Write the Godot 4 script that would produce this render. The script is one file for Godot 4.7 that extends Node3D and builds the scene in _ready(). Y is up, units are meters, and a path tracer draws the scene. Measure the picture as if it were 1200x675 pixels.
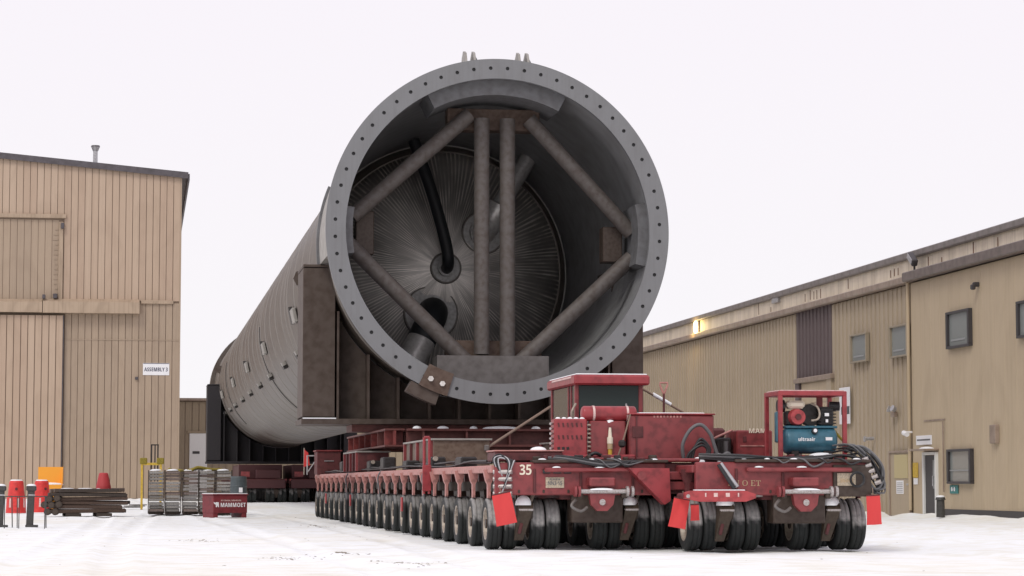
extends Node3D

# ------------------------------------------------------------------ shape builder
class Sh:
	var v := PackedVector3Array()
	var n := PackedVector3Array()
	var uv := PackedVector2Array()
	var col := PackedColorArray()
	var idx := PackedInt32Array()
	var off := Vector3.ZERO
	var bs := Basis.IDENTITY
	func _init(o := Vector3.ZERO):
		off = o
	func vert(p: Vector3, nn: Vector3, u := Vector2.ZERO, c := Color.WHITE) -> int:
		v.append(p - off); n.append(nn); uv.append(u); col.append(c)
		return v.size() - 1
	func tri_i(a: int, b: int, c: int):
		var g := (v[b] - v[a]).cross(v[c] - v[a])
		if g.dot(n[a] + n[b] + n[c]) > 0.0:
			idx.append_array(PackedInt32Array([a, c, b]))
		else:
			idx.append_array(PackedInt32Array([a, b, c]))
	func quad(a: Vector3, b: Vector3, c: Vector3, d: Vector3, nn: Vector3):
		var i := vert(a, nn, Vector2(0, 0)); vert(b, nn, Vector2(1, 0)); vert(c, nn, Vector2(1, 1)); vert(d, nn, Vector2(0, 1))
		tri_i(i, i + 1, i + 2); tri_i(i, i + 2, i + 3)
	func tri(a: Vector3, b: Vector3, c: Vector3, nn: Vector3):
		var i := vert(a, nn); vert(b, nn); vert(c, nn)
		tri_i(i, i + 1, i + 2)
	# eight corners: bottom ring 0..3, top ring 4..7
	func hexa(p: Array):
		var ctr := Vector3.ZERO
		for q in p: ctr += q
		ctr /= 8.0
		for f in [[0, 1, 2, 3], [4, 5, 6, 7], [0, 1, 5, 4], [1, 2, 6, 5], [2, 3, 7, 6], [3, 0, 4, 7]]:
			var a: Vector3 = p[f[0]]; var b: Vector3 = p[f[1]]; var c: Vector3 = p[f[2]]; var d: Vector3 = p[f[3]]
			var nn := (c - a).cross(d - b).normalized()
			if nn.dot((a + b + c + d) / 4.0 - ctr) < 0.0: nn = -nn
			quad(a, b, c, d, nn)
	# box with chamfered edges
	func box(c: Vector3, s: Vector3, bev := 0.0, b := Basis.IDENTITY):
		var h := s / 2.0
		bev = minf(bev, minf(h.x, minf(h.y, h.z)) * 0.8)
		if bev <= 0.0:
			var p := []
			for q in [[-1, -1, -1], [1, -1, -1], [1, -1, 1], [-1, -1, 1], [-1, 1, -1], [1, 1, -1], [1, 1, 1], [-1, 1, 1]]:
				p.append(c + b * (h * Vector3(q[0], q[1], q[2])))
			hexa(p)
			return
		var ax := [Vector3.RIGHT, Vector3.UP, Vector3.BACK]
		for k in 3:
			var u: Vector3 = ax[(k + 1) % 3]; var w: Vector3 = ax[(k + 2) % 3]; var a: Vector3 = ax[k]
			for sg in [-1.0, 1.0]:
				var m: Vector3 = a * h[k] * sg
				var hu := u * (h[(k + 1) % 3] - bev); var hw := w * (h[(k + 2) % 3] - bev)
				quad(c + b * (m - hu - hw), c + b * (m + hu - hw), c + b * (m + hu + hw), c + b * (m - hu + hw), b * (a * sg))
			for s1 in [-1.0, 1.0]:
				for s2 in [-1.0, 1.0]:
					var eu: Vector3 = u * h[(k + 1) % 3] * s1; var ew: Vector3 = w * h[(k + 2) % 3] * s2
					var la := a * (h[k] - bev)
					var p1: Vector3 = eu + ew - w * bev * s2; var p2: Vector3 = eu + ew - u * bev * s1
					quad(c + b * (p1 - la), c + b * (p1 + la), c + b * (p2 + la), c + b * (p2 - la), b * ((u * s1 + w * s2).normalized()))
		for x in [-1.0, 1.0]:
			for y in [-1.0, 1.0]:
				for z in [-1.0, 1.0]:
					var k := Vector3(h.x * x, h.y * y, h.z * z)
					tri(c + b * (k - Vector3(0, bev * y, bev * z)), c + b * (k - Vector3(bev * x, 0, bev * z)), c + b * (k - Vector3(bev * x, bev * y, 0)), b * (Vector3(x, y, z).normalized()))
	static func frame(d: Vector3) -> Array:
		var t := Vector3.UP if absf(d.y) < 0.9 else Vector3.RIGHT
		var a := d.cross(t).normalized()
		return [a, d.cross(a).normalized()]
	func cyl(a: Vector3, b: Vector3, r1: float, r2 := -1.0, seg := 16, caps := true):
		if r2 < 0.0: r2 = r1
		var d := (b - a).normalized()
		var f := frame(d)
		var sl := (r1 - r2) / maxf(0.0001, a.distance_to(b))
		var i0 := v.size()
		for k in seg + 1:
			var t := TAU * k / seg
			var rad: Vector3 = f[0] * cos(t) + f[1] * sin(t)
			var nn := (rad + d * sl).normalized()
			vert(a + rad * r1, nn, Vector2(float(k) / seg, 0)); vert(b + rad * r2, nn, Vector2(float(k) / seg, 1))
		for k in seg:
			var i := i0 + k * 2
			tri_i(i, i + 1, i + 3); tri_i(i, i + 3, i + 2)
		if caps:
			for e in 2:
				var c := a if e == 0 else b
				var r := r1 if e == 0 else r2
				if r < 0.001: continue
				var nn := -d if e == 0 else d
				var j := vert(c, nn)
				for k in seg + 1:
					var t := TAU * k / seg
					vert(c + (f[0] * cos(t) + f[1] * sin(t)) * r, nn)
				for k in seg: tri_i(j, j + 1 + k, j + 2 + k)
	static func smooth(pts: Array, per := 6) -> Array:
		var o := []
		for i in pts.size() - 1:
			var p0: Vector3 = pts[maxi(i - 1, 0)]; var p1: Vector3 = pts[i]; var p2: Vector3 = pts[i + 1]; var p3: Vector3 = pts[mini(i + 2, pts.size() - 1)]
			for k in per:
				o.append(p1.cubic_interpolate(p2, p0, p3, float(k) / per))
		o.append(pts[-1])
		return o
	func tube(pts: Array, r: float, seg := 8, caps := true):
		var i0 := v.size()
		var f := []
		for i in pts.size():
			var d: Vector3 = (pts[mini(i + 1, pts.size() - 1)] - pts[maxi(i - 1, 0)]).normalized()
			if i == 0: f = frame(d)
			else:
				var a: Vector3 = (f[0] - d * d.dot(f[0])).normalized()
				f = [a, d.cross(a).normalized()]
			for k in seg + 1:
				var t := TAU * k / seg
				var rad: Vector3 = f[0] * cos(t) + f[1] * sin(t)
				vert(pts[i] + rad * r, rad, Vector2(float(k) / seg, i))
			if caps and (i == 0 or i == pts.size() - 1):
				var nn := -d if i == 0 else d
				var base := v.size()
				for k in seg + 1:
					var t := TAU * k / seg
					vert(pts[i] + (f[0] * cos(t) + f[1] * sin(t)) * r, nn)
				for k in range(1, seg - 1): tri_i(base, base + k, base + k + 1)
				if i == 0:
					# keep ring indexing simple: store ring again
					i0 = v.size()
					for k in seg + 1:
						var t := TAU * k / seg
						var rad: Vector3 = f[0] * cos(t) + f[1] * sin(t)
						vert(pts[i] + rad * r, rad, Vector2(float(k) / seg, i))
		for i in pts.size() - 1:
			for k in seg:
				var a := i0 + i * (seg + 1) + k
				var b := a + seg + 1
				tri_i(a, b, b + 1); tri_i(a, b + 1, a + 1)
	# turn a profile of (radius, along) about the line from c along d; each profile leg is flat-shaded unless soft
	func lathe(c: Vector3, d: Vector3, prof: Array, seg := 32, a0 := 0.0, a1 := TAU, soft := false, uk := 1.0, out := true):
		var f := [Vector3.RIGHT, Vector3.UP] if absf(d.z) > 0.99 else frame(d)
		for i in prof.size() - 1:
			var p: Vector2 = prof[i]; var q: Vector2 = prof[i + 1]
			var nq := [Vector2(q.y - p.y, p.x - q.x).normalized(), Vector2.ZERO]
			nq[1] = nq[0]
			if soft:
				if i > 0:
					var o: Vector2 = prof[i - 1]
					nq[0] = (nq[0] + Vector2(p.y - o.y, o.x - p.x).normalized()).normalized()
				if i < prof.size() - 2:
					var o: Vector2 = prof[i + 2]
					nq[1] = (nq[1] + Vector2(o.y - q.y, q.x - o.x).normalized()).normalized()
			var i0 := v.size()
			for k in seg + 1:
				var t := a0 + (a1 - a0) * k / seg
				var rad: Vector3 = f[0] * cos(t) + f[1] * sin(t)
				var sg := 1.0 if out else -1.0
				vert(c + rad * p.x + d * p.y, (rad * nq[0].x + d * nq[0].y) * sg, Vector2(uk * k / seg, float(i) / (prof.size() - 1)))
				vert(c + rad * q.x + d * q.y, (rad * nq[1].x + d * nq[1].y) * sg, Vector2(uk * k / seg, float(i + 1) / (prof.size() - 1)))
			for k in seg:
				var a := i0 + k * 2
				tri_i(a, a + 1, a + 3); tri_i(a, a + 3, a + 2)
	# annular block between radii and along z, in the XY plane
	func sector(c: Vector3, r0: float, r1: float, z0: float, z1: float, a0: float, a1: float, seg := 16):
		lathe(c, Vector3.BACK, [Vector2(r0, z0), Vector2(r1, z0)], seg, a0, a1, false, 1.0, false)
		lathe(c, Vector3.BACK, [Vector2(r1, z1), Vector2(r0, z1)], seg, a0, a1, false, 1.0, false)
		lathe(c, Vector3.BACK, [Vector2(r1, z0), Vector2(r1, z1)], seg, a0, a1)
		lathe(c, Vector3.BACK, [Vector2(r0, z0), Vector2(r0, z1)], seg, a0, a1, false, 1.0, false)
		if a1 - a0 < TAU - 0.001:
			for t in [a0, a1]:
				var rad := Vector3(cos(t), sin(t), 0)
				var nn := Vector3(-sin(t), cos(t), 0) * (-1.0 if t == a0 else 1.0)
				quad(c + rad * r0 + Vector3(0, 0, z0), c + rad * r1 + Vector3(0, 0, z0), c + rad * r1 + Vector3(0, 0, z1), c + rad * r0 + Vector3(0, 0, z1), nn)
	# flat outline pushed along an axis: outline in (u, w)
	func prism(o: Vector3, u: Vector3, w: Vector3, poly: PackedVector2Array, depth: float):
		var d := u.cross(w).normalized()
		var ts := Geometry2D.triangulate_polygon(poly)
		for e in 2:
			var nn := -d if e == 0 else d
			var s := d * depth * e
			for k in range(0, ts.size(), 3):
				var q := []
				for m in 3: q.append(o + s + u * poly[ts[k + m]].x + w * poly[ts[k + m]].y)
				tri(q[0], q[1], q[2], nn)
		var sg := 1.0 if Geometry2D.is_polygon_clockwise(poly) else -1.0
		for k in poly.size():
			var a := poly[k]; var b := poly[(k + 1) % poly.size()]
			var e2 := (b - a)
			var n2 := Vector2(-e2.y, e2.x).normalized() * sg
			var A := o + u * a.x + w * a.y; var B := o + u * b.x + w * b.y
			quad(A, B, B + d * depth, A + d * depth, u * n2.x + w * n2.y)
	func dome(c: Vector3, r: Vector3, sd: int, seg := 9, rings := 4):
		var rg := RandomNumberGenerator.new(); rg.seed = sd
		var w := []
		for k in seg: w.append(rg.randf_range(0.7, 1.1))
		var i0 := v.size()
		for j in rings + 1:
			var e := PI / 2 * j / rings
			for k in seg + 1:
				var t := TAU * k / seg
				var rr: float = cos(e) * w[k % seg]
				vert(c + Vector3(cos(t) * rr * r.x, sin(e) * r.y, sin(t) * rr * r.z), Vector3(cos(t) * cos(e) / r.x, sin(e) / r.y, sin(t) * cos(e) / r.z).normalized())
		for j in rings:
			for k in seg:
				var a := i0 + j * (seg + 1) + k
				tri_i(a, a + 1, a + seg + 2); tri_i(a, a + seg + 2, a + seg + 1)
	func mesh() -> ArrayMesh:
		var arr := []
		arr.resize(Mesh.ARRAY_MAX)
		arr[Mesh.ARRAY_VERTEX] = v; arr[Mesh.ARRAY_NORMAL] = n; arr[Mesh.ARRAY_TEX_UV] = uv; arr[Mesh.ARRAY_COLOR] = col; arr[Mesh.ARRAY_INDEX] = idx
		var m := ArrayMesh.new()
		m.add_surface_from_arrays(Mesh.PRIMITIVE_TRIANGLES, arr)
		return m

# ------------------------------------------------------------------ helpers
var M := {}
var taken := {}
var rng := RandomNumberGenerator.new()
var snow_seed := 1

func numbered(called: String) -> String:
	var k: int = taken.get(called, 0)
	taken[called] = k + 1
	return called if k == 0 else "%s_%03d" % [called, k]

func tag(o: Node, label: String, category := "", group := "", kind := ""):
	if label: o.set_meta("label", label)
	if category: o.set_meta("category", category)
	if group: o.set_meta("group", group)
	if kind: o.set_meta("kind", kind)

func thing(called: String, label: String, category: String, at := Vector3.ZERO, group := "") -> Node3D:
	var o := Node3D.new()
	o.name = numbered(called)
	add_child(o)
	o.position = at
	tag(o, label, category, group)
	return o

func part(called: String, s, m: Material, parent: Node, at := Vector3.ZERO, turn := Vector3.ZERO) -> MeshInstance3D:
	var o := MeshInstance3D.new()
	o.mesh = s.mesh() if s is Sh else s
	o.material_override = m
	if parent == self: o.name = numbered(called)
	else:
		var key := str(parent.get_instance_id()) + called
		var k: int = taken.get(key, 0)
		taken[key] = k + 1
		o.name = called if k == 0 else "%s_%03d" % [called, k]
	parent.add_child(o)
	o.position = at
	o.rotation = turn
	return o

func snow_on(parent: Node3D, at: Vector3, r: Vector3):
	var s := Sh.new(parent.global_position if parent.is_inside_tree() else Vector3.ZERO)
	s.dome(at, r, snow_seed)
	snow_seed += 1
	part("snow_patch", s, M.frost, parent)

func lin(r: float, g: float, b: float) -> Color:
	return Color(r, g, b).linear_to_srgb()

func noise_tex(freq: float, oct: int, sd: int, ramp: Array, size := 512) -> NoiseTexture2D:
	var nz := FastNoiseLite.new()
	nz.noise_type = FastNoiseLite.TYPE_SIMPLEX_SMOOTH
	nz.frequency = freq; nz.fractal_octaves = oct; nz.seed = sd
	var t := NoiseTexture2D.new()
	t.width = size; t.height = size; t.seamless = true; t.noise = nz
	var g := Gradient.new()
	var off := PackedFloat32Array(); var cs := PackedColorArray()
	for e in ramp: off.append(e[0]); cs.append(e[1])
	g.offsets = off; g.colors = cs
	t.color_ramp = g
	return t

func bump_tex(freq: float, oct: int, sd: int, strength: float, size := 512) -> NoiseTexture2D:
	var nz := FastNoiseLite.new()
	nz.noise_type = FastNoiseLite.TYPE_SIMPLEX_SMOOTH
	nz.frequency = freq; nz.fractal_octaves = oct; nz.seed = sd
	var t := NoiseTexture2D.new()
	t.width = size; t.height = size; t.seamless = true; t.noise = nz
	t.as_normal_map = true; t.bump_strength = strength
	return t

# rain streaks running down a wall, and the same image turned for plate that was scuffed sideways
func streak_tex(sd: int, lo: float, tint: Color) -> ImageTexture:
	var nz := FastNoiseLite.new(); nz.seed = sd; nz.frequency = 0.02; nz.fractal_octaves = 4
	var n2 := FastNoiseLite.new(); n2.seed = sd + 7; n2.frequency = 0.01; n2.fractal_octaves = 3
	var S := 512
	var im := Image.create(S, S, false, Image.FORMAT_RGB8)
	for x in S:
		var t := TAU * x / S
		for y in S:
			var u := TAU * y / S
			var a := nz.get_noise_3d(cos(t) * 260.0, sin(t) * 260.0, 14.0 * sin(u)) * 0.5 + 0.5
			var b := n2.get_noise_3d(cos(t) * 80.0 + 40.0 * cos(u), sin(t) * 80.0, 40.0 * sin(u)) * 0.5 + 0.5
			var k := clampf(1.0 - (1.0 - lo) * (smoothstep(0.45, 0.85, a) * 0.6 + smoothstep(0.4, 0.8, b) * 0.6), lo, 1.0)
			im.set_pixel(x, y, Color(lerpf(tint.r, 1.0, k), lerpf(tint.g, 1.0, k), lerpf(tint.b, 1.0, k)))
	return ImageTexture.create_from_image(im)

# grinding marks that fan out from the middle of the dished head: u goes round, v goes out
func radial_tex() -> ImageTexture:
	var nz := FastNoiseLite.new(); nz.seed = 5; nz.frequency = 0.11; nz.fractal_octaves = 3
	var n2 := FastNoiseLite.new(); n2.seed = 9; n2.frequency = 0.03; n2.fractal_octaves = 3
	var im := Image.create(2048, 64, false, Image.FORMAT_RGB8)
	for x in 2048:
		var t := TAU * x / 2048.0
		for y in 64:
			var v := y / 63.0
			var a := nz.get_noise_3d(cos(t) * 60.0, sin(t) * 60.0, v * 30.0)
			var b := n2.get_noise_3d(cos(t) * 40.0, sin(t) * 40.0, v * 60.0)
			var wob := n2.get_noise_3d(cos(t) * 90.0 + 50.0, sin(t) * 90.0, v * 8.0)
			var ln := pow(0.5 + 0.5 * cos(t * 170.0 + wob * 7.0), 2.5)
			var g := clampf(0.7 + ln * clampf(0.2 + a * 0.4, 0.05, 0.38) + b * 0.2, 0.5, 1.0)
			im.set_pixel(x, y, Color(g, g * 0.975, g * 0.95))
	return ImageTexture.create_from_image(im)

func mat(c: Color, rough: float, metal := 0.0, tex: Texture2D = null, per := 2.0, nrm: Texture2D = null, nstr := 0.5) -> StandardMaterial3D:
	var m := StandardMaterial3D.new()
	m.albedo_color = c
	m.roughness = rough; m.metallic = metal
	if tex or nrm:
		m.uv1_triplanar = true; m.uv1_world_triplanar = true
		m.uv1_scale = Vector3.ONE / per
	if tex: m.albedo_texture = tex
	if nrm:
		m.normal_enabled = true; m.normal_texture = nrm; m.normal_scale = nstr
	return m

func text(parent: Node3D, called: String, s: String, cap: float, m: Material, at: Vector3, turn := Vector3.ZERO, squeeze := 1.0, bold := true, font := "Droid Sans") -> MeshInstance3D:
	var f := SystemFont.new()
	f.font_names = PackedStringArray([font])
	f.font_weight = 700 if bold else 400
	var t := TextMesh.new()
	t.text = s; t.font = f; t.font_size = 48
	t.pixel_size = cap / (48.0 * 0.71)
	t.depth = 0.006
	t.curve_step = 1.5
	var o := part(called, t, m, parent, at, turn)
	o.scale = Vector3(squeeze, 1, 1)
	return o

func make_materials():
	var grime := noise_tex(0.012, 5, 3, [[0.0, Color(0.82, 0.81, 0.8)], [0.45, Color(0.94, 0.935, 0.93)], [0.75, Color(1, 1, 1)]])
	var rusty := noise_tex(0.015, 6, 11, [[0.0, Color(0.78, 0.72, 0.67)], [0.36, Color(0.9, 0.87, 0.85)], [0.55, Color(0.96, 0.95, 0.94)], [0.8, Color(1, 1, 1)]])
	var dusty := noise_tex(0.02, 5, 21, [[0.0, Color(0.72, 0.72, 0.72)], [0.5, Color(0.9, 0.89, 0.88)], [1.0, Color(1, 0.99, 0.97)]])
	var redwear := noise_tex(0.014, 6, 31, [[0.0, Color(0.74, 0.75, 0.75)], [0.28, Color(0.88, 0.88, 0.88)], [0.45, Color(0.96, 0.96, 0.96)], [0.75, Color(1, 1, 1)]])
	var fine := bump_tex(0.06, 4, 2, 3.0)
	var coarse := bump_tex(0.012, 5, 4, 5.0)
	var st1 := streak_tex(1, 0.91, Color(0.45, 0.4, 0.36))
	var st2 := streak_tex(14, 0.82, Color(0.3, 0.25, 0.2))
	var snown := noise_tex(0.008, 6, 41, [[0.0, Color(0.95, 0.935, 0.9)], [0.4, Color(0.985, 0.98, 0.965)], [0.6, Color(1, 1, 1)]], 1024)
	var snowb := bump_tex(0.02, 6, 42, 8.0, 1024)
	M.snow = mat(Color(0.95, 0.966, 0.97), 0.9, 0.0, snown, 9.0, snowb, 0.35)
	M.frost = mat(Color(0.93, 0.94, 0.95), 0.85, 0.0, null, 1.0, fine, 0.5)
	M.dirt = mat(lin(0.22, 0.19, 0.15), 0.95)
	# left hall
	M.pink_a = mat(lin(0.46, 0.345, 0.255), 0.6, 0.0, st1, 7.0)
	M.pink_b = mat(lin(0.44, 0.325, 0.24), 0.6, 0.0, st1, 7.0)
	M.pink_c = mat(lin(0.475, 0.36, 0.268), 0.6, 0.0, st1, 7.0)
	M.tan_a = mat(lin(0.385, 0.295, 0.215), 0.6, 0.0, st1, 6.0)
	M.tan_b = mat(lin(0.365, 0.28, 0.205), 0.6, 0.0, st1, 6.0)
	M.groove = mat(lin(0.25, 0.185, 0.135), 0.8)
	M.trim = mat(lin(0.42, 0.32, 0.23), 0.55, 0.0, st2, 5.0)
	M.fascia = mat(lin(0.095, 0.085, 0.095), 0.5, 0.0, grime, 4.0)
	M.galv = mat(lin(0.5, 0.5, 0.52), 0.4, 0.5, grime, 1.0)
	M.rust_stain = mat(lin(0.22, 0.12, 0.075), 0.8, 0.0, rusty, 1.5)
	# right hall
	M.rib_a = mat(lin(0.43, 0.35, 0.25), 0.55, 0.0, st1, 6.0)
	M.rib_b = mat(lin(0.415, 0.337, 0.24), 0.55, 0.0, st1, 6.0)
	M.smooth_a = mat(lin(0.51, 0.41, 0.28), 0.6, 0.0, st1, 5.0)
	M.smooth_b = mat(lin(0.498, 0.4, 0.272), 0.6, 0.0, st1, 5.0)
	M.brown_clad = mat(lin(0.115, 0.085, 0.085), 0.55, 0.0, st1, 5.0)
	M.cream = mat(lin(0.84, 0.74, 0.59), 0.65, 0.0, st2, 4.0)
	M.gutter = mat(lin(0.33, 0.255, 0.2), 0.5, 0.0, grime, 3.0)
	M.dgutter = mat(lin(0.17, 0.135, 0.12), 0.5, 0.0, grime, 3.0)
	M.trim_grey = mat(lin(0.2, 0.175, 0.165), 0.5, 0.0, grime, 3.0)
	M.win_frame = mat(lin(0.045, 0.04, 0.042), 0.5)
	M.win_frame2 = mat(lin(0.3, 0.25, 0.18), 0.5)
	M.glass = mat(lin(0.26, 0.28, 0.27), 0.12, 0.0)
	M.glass.metallic_specular = 0.7
	M.blind = mat(lin(0.3, 0.31, 0.31), 0.7)
	M.far_wall = mat(lin(0.29, 0.23, 0.155), 0.6, 0.0, st1, 6.0)
	M.white_paint = mat(lin(0.72, 0.72, 0.7), 0.5)
	M.sign_white = mat(lin(0.8, 0.8, 0.82), 0.5)
	M.ink = mat(lin(0.03, 0.035, 0.08), 0.6)
	M.black = mat(lin(0.012, 0.012, 0.013), 0.6)
	# vessel
	M.shell_a = mat(lin(0.098, 0.081, 0.068), 0.42, 0.1, rusty, 7.0, fine, 0.15)
	M.shell_b = mat(lin(0.088, 0.073, 0.062), 0.42, 0.1, rusty, 7.0, fine, 0.15)
	M.shell_c = mat(lin(0.107, 0.09, 0.077), 0.42, 0.1, rusty, 7.0, fine, 0.15)
	M.seam = mat(lin(0.2, 0.18, 0.16), 0.5, 0.1)
	M.seam_dark = mat(lin(0.05, 0.045, 0.042), 0.6)
	M.primer = mat(lin(0.19, 0.194, 0.202), 0.55, 0.0, streak_tex(33, 0.9, Color(0.5, 0.46, 0.42)), 3.0)
	M.inside = mat(lin(0.3, 0.305, 0.315), 0.45, 0.1, grime, 4.0)
	M.weld_light = mat(lin(0.6, 0.58, 0.54), 0.5)
	M.knuckle = mat(lin(0.3, 0.26, 0.23), 0.5, 0.2, grime, 3.0)
	M.head = StandardMaterial3D.new()
	M.head.albedo_color = lin(1.0, 0.99, 0.98); M.head.albedo_texture = radial_tex(); M.head.roughness = 0.4; M.head.metallic = 0.6
	M.pad_shoe = mat(lin(0.128, 0.116, 0.112), 0.55, 0.0, grime, 2.0)
	M.pad_grey = mat(lin(0.155, 0.157, 0.166), 0.55, 0.0, grime, 2.0)
	M.pad_brown = mat(lin(0.115, 0.078, 0.06), 0.7, 0.0, rusty, 1.5)
	M.brace = mat(lin(0.108, 0.096, 0.091), 0.6, 0.1, rusty, 1.6)
	M.pipe_dark = mat(lin(0.025, 0.027, 0.03), 0.5)
	M.bright = mat(lin(0.85, 0.83, 0.8), 0.3, 0.35, grime, 1.0)
	M.nozzle = mat(lin(0.5, 0.49, 0.48), 0.45, 0.2, grime, 1.0)
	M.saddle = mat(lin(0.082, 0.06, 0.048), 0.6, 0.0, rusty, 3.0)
	M.saddle_lit = mat(lin(0.088, 0.065, 0.053), 0.6, 0.0, rusty, 3.0)  # lighter copy of saddle, light on the outer plates put into the colour
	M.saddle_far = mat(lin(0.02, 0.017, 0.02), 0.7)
	M.wear_pad = mat(lin(0.36, 0.345, 0.32), 0.5, 0.1, grime, 3.0)
	# trailers
	M.red = mat(lin(0.25, 0.045, 0.048), 0.42, 0.0, redwear, 1.7)
	M.red_dark = mat(lin(0.11, 0.024, 0.025), 0.6, 0.0, redwear, 1.3)
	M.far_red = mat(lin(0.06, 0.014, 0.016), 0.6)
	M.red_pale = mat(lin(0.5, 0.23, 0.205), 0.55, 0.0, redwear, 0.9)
	M.red_bright = mat(lin(0.33, 0.043, 0.05), 0.35, 0.0, redwear, 1.9)
	M.red_bar = mat(lin(0.42, 0.055, 0.06), 0.4, 0.0, redwear, 1.3)
	M.flag = mat(lin(0.64, 0.05, 0.05), 0.7, 0.0, null)
	M.fork = mat(lin(0.062, 0.045, 0.03), 0.6, 0.1, rusty, 0.6)
	M.greasy = mat(lin(0.06, 0.042, 0.032), 0.55, 0.1, rusty, 0.9)
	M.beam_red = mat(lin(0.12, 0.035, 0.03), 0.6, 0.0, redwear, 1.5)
	M.beam_lit = mat(lin(0.2, 0.035, 0.03), 0.55, 0.0, redwear, 1.5)  # brighter copy of beam_red, light on the girder webs put into the colour
	M.box_plate = mat(lin(0.16, 0.115, 0.085), 0.6, 0.0, rusty, 1.2)
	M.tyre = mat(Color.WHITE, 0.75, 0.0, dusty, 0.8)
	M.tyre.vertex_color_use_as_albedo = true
	M.rim = mat(lin(0.42, 0.375, 0.32), 0.5, 0.2, rusty, 0.5)
	M.chrome = mat(lin(0.5, 0.48, 0.48), 0.4, 0.5, rusty, 0.3)
	M.hose = mat(lin(0.018, 0.018, 0.02), 0.42)
	M.hose_grey = mat(lin(0.12, 0.12, 0.125), 0.5)
	M.engine = mat(lin(0.034, 0.031, 0.031), 0.5, 0.3, rusty, 0.6)
	M.blue_tank = mat(lin(0.045, 0.15, 0.21), 0.35, 0.1, grime, 0.8)
	M.cab_glass = mat(lin(0.035, 0.05, 0.048), 0.06)
	M.cab_glass.metallic_specular = 0.3
	M.yellow = mat(lin(0.62, 0.42, 0.05), 0.6, 0.0, grime, 1.0)
	M.letter = mat(lin(0.75, 0.68, 0.55), 0.7)
	M.letter_old = mat(lin(0.45, 0.33, 0.2), 0.8)
	M.plate = mat(lin(0.55, 0.47, 0.36), 0.6, 0.0, dusty, 0.4)
	M.rope = mat(lin(0.24, 0.17, 0.13), 0.9)
	M.steel = mat(lin(0.2, 0.19, 0.185), 0.5, 0.4, rusty, 1.0)
	# yard
	M.board_a = mat(lin(0.33, 0.32, 0.31), 0.85, 0.0, dusty, 0.7)
	M.board_b = mat(lin(0.26, 0.25, 0.24), 0.85, 0.0, dusty, 0.7)
	M.board_c = mat(lin(0.4, 0.39, 0.38), 0.85, 0.0, dusty, 0.7)
	M.board_d = mat(lin(0.25, 0.2, 0.185), 0.85, 0.0, dusty, 0.7)
	M.timber_a = mat(lin(0.1, 0.065, 0.05), 0.85, 0.0, dusty, 0.8)
	M.timber_c = mat(lin(0.16, 0.12, 0.1), 0.85, 0.0, dusty, 0.8)
	M.timber_b = mat(lin(0.065, 0.05, 0.042), 0.85, 0.0, dusty, 0.8)
	M.timber_end = mat(lin(0.1, 0.078, 0.064), 0.9, 0.0, dusty, 0.4)
	M.orange = mat(lin(0.85, 0.36, 0.03), 0.55)
	M.drum_red = mat(lin(0.72, 0.045, 0.04), 0.5, 0.0, grime, 1.2)
	M.drum_band = mat(lin(0.75, 0.55, 0.52), 0.6, 0.0, grime, 0.5)
	M.post = mat(lin(0.06, 0.058, 0.055), 0.6, 0.0, grime, 0.6)
	M.maroon = mat(lin(0.2, 0.022, 0.03), 0.5, 0.0, redwear, 1.5)
	M.drum_blue = mat(lin(0.075, 0.095, 0.105), 0.6, 0.0, grime, 0.7)
	M.tarp = mat(lin(0.3, 0.24, 0.03), 0.8, 0.0, dusty, 0.6)
	M.teal = mat(lin(0.03, 0.2, 0.19), 0.5)
	M.lamp = StandardMaterial3D.new()
	M.lamp.albedo_color = Color(1, 0.95, 0.8); M.lamp.emission_enabled = true; M.lamp.emission = Color(1, 0.88, 0.6); M.lamp.emission_energy_multiplier = 10.0

func _ready():
	rng.seed = 20
	# camera: telephoto from about one metre above the snow, yawed right and tilted up
	var cam := Camera3D.new()
	cam.fov = 13.746
	cam.near = 0.5; cam.far = 6000.0
	cam.position = Vector3(0, 1.05, 0)
	cam.rotation_order = EULER_ORDER_YXZ
	cam.rotation_degrees = Vector3(4.686, -8.802, 0)
	add_child(cam)
	cam.current = true
	# flat winter overcast
	var env := Environment.new()
	env.background_mode = Environment.BG_SKY
	var sm := ProceduralSkyMaterial.new()
	sm.sky_top_color = Color(0.975, 0.942, 0.985)
	sm.sky_horizon_color = Color(0.98, 0.974, 0.982)
	sm.sky_curve = 0.2
	sm.ground_bottom_color = Color(0.9, 0.9, 0.9); sm.ground_horizon_color = Color(0.97, 0.97, 0.97)
	sm.sky_energy_multiplier = 1.0; sm.ground_energy_multiplier = 1.0
	var sky := Sky.new(); sky.sky_material = sm
	env.sky = sky
	env.tonemap_mode = Environment.TONE_MAPPER_LINEAR
	env.tonemap_exposure = 1.0
	env.sdfgi_enabled = true; env.ssao_enabled = true; env.ssil_enabled = true
	var we := WorldEnvironment.new(); we.environment = env
	add_child(we)
	var sun := DirectionalLight3D.new()
	sun.light_energy = 0.42; sun.light_angular_distance = 20.0; sun.light_color = Color(1.0, 0.985, 0.955); sun.shadow_enabled = true
	sun.rotation_degrees = Vector3(-48, -35, 0)
	add_child(sun)
	make_materials()
	build_ground()
	build_left_hall()
	build_far_hall()
	build_right_hall()
	build_vessel()
	build_saddles()
	build_trailers()
	build_power_pack()
	build_right_machines()
	build_trailer_front_things()
	build_yard()
	build_right_small()

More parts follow.
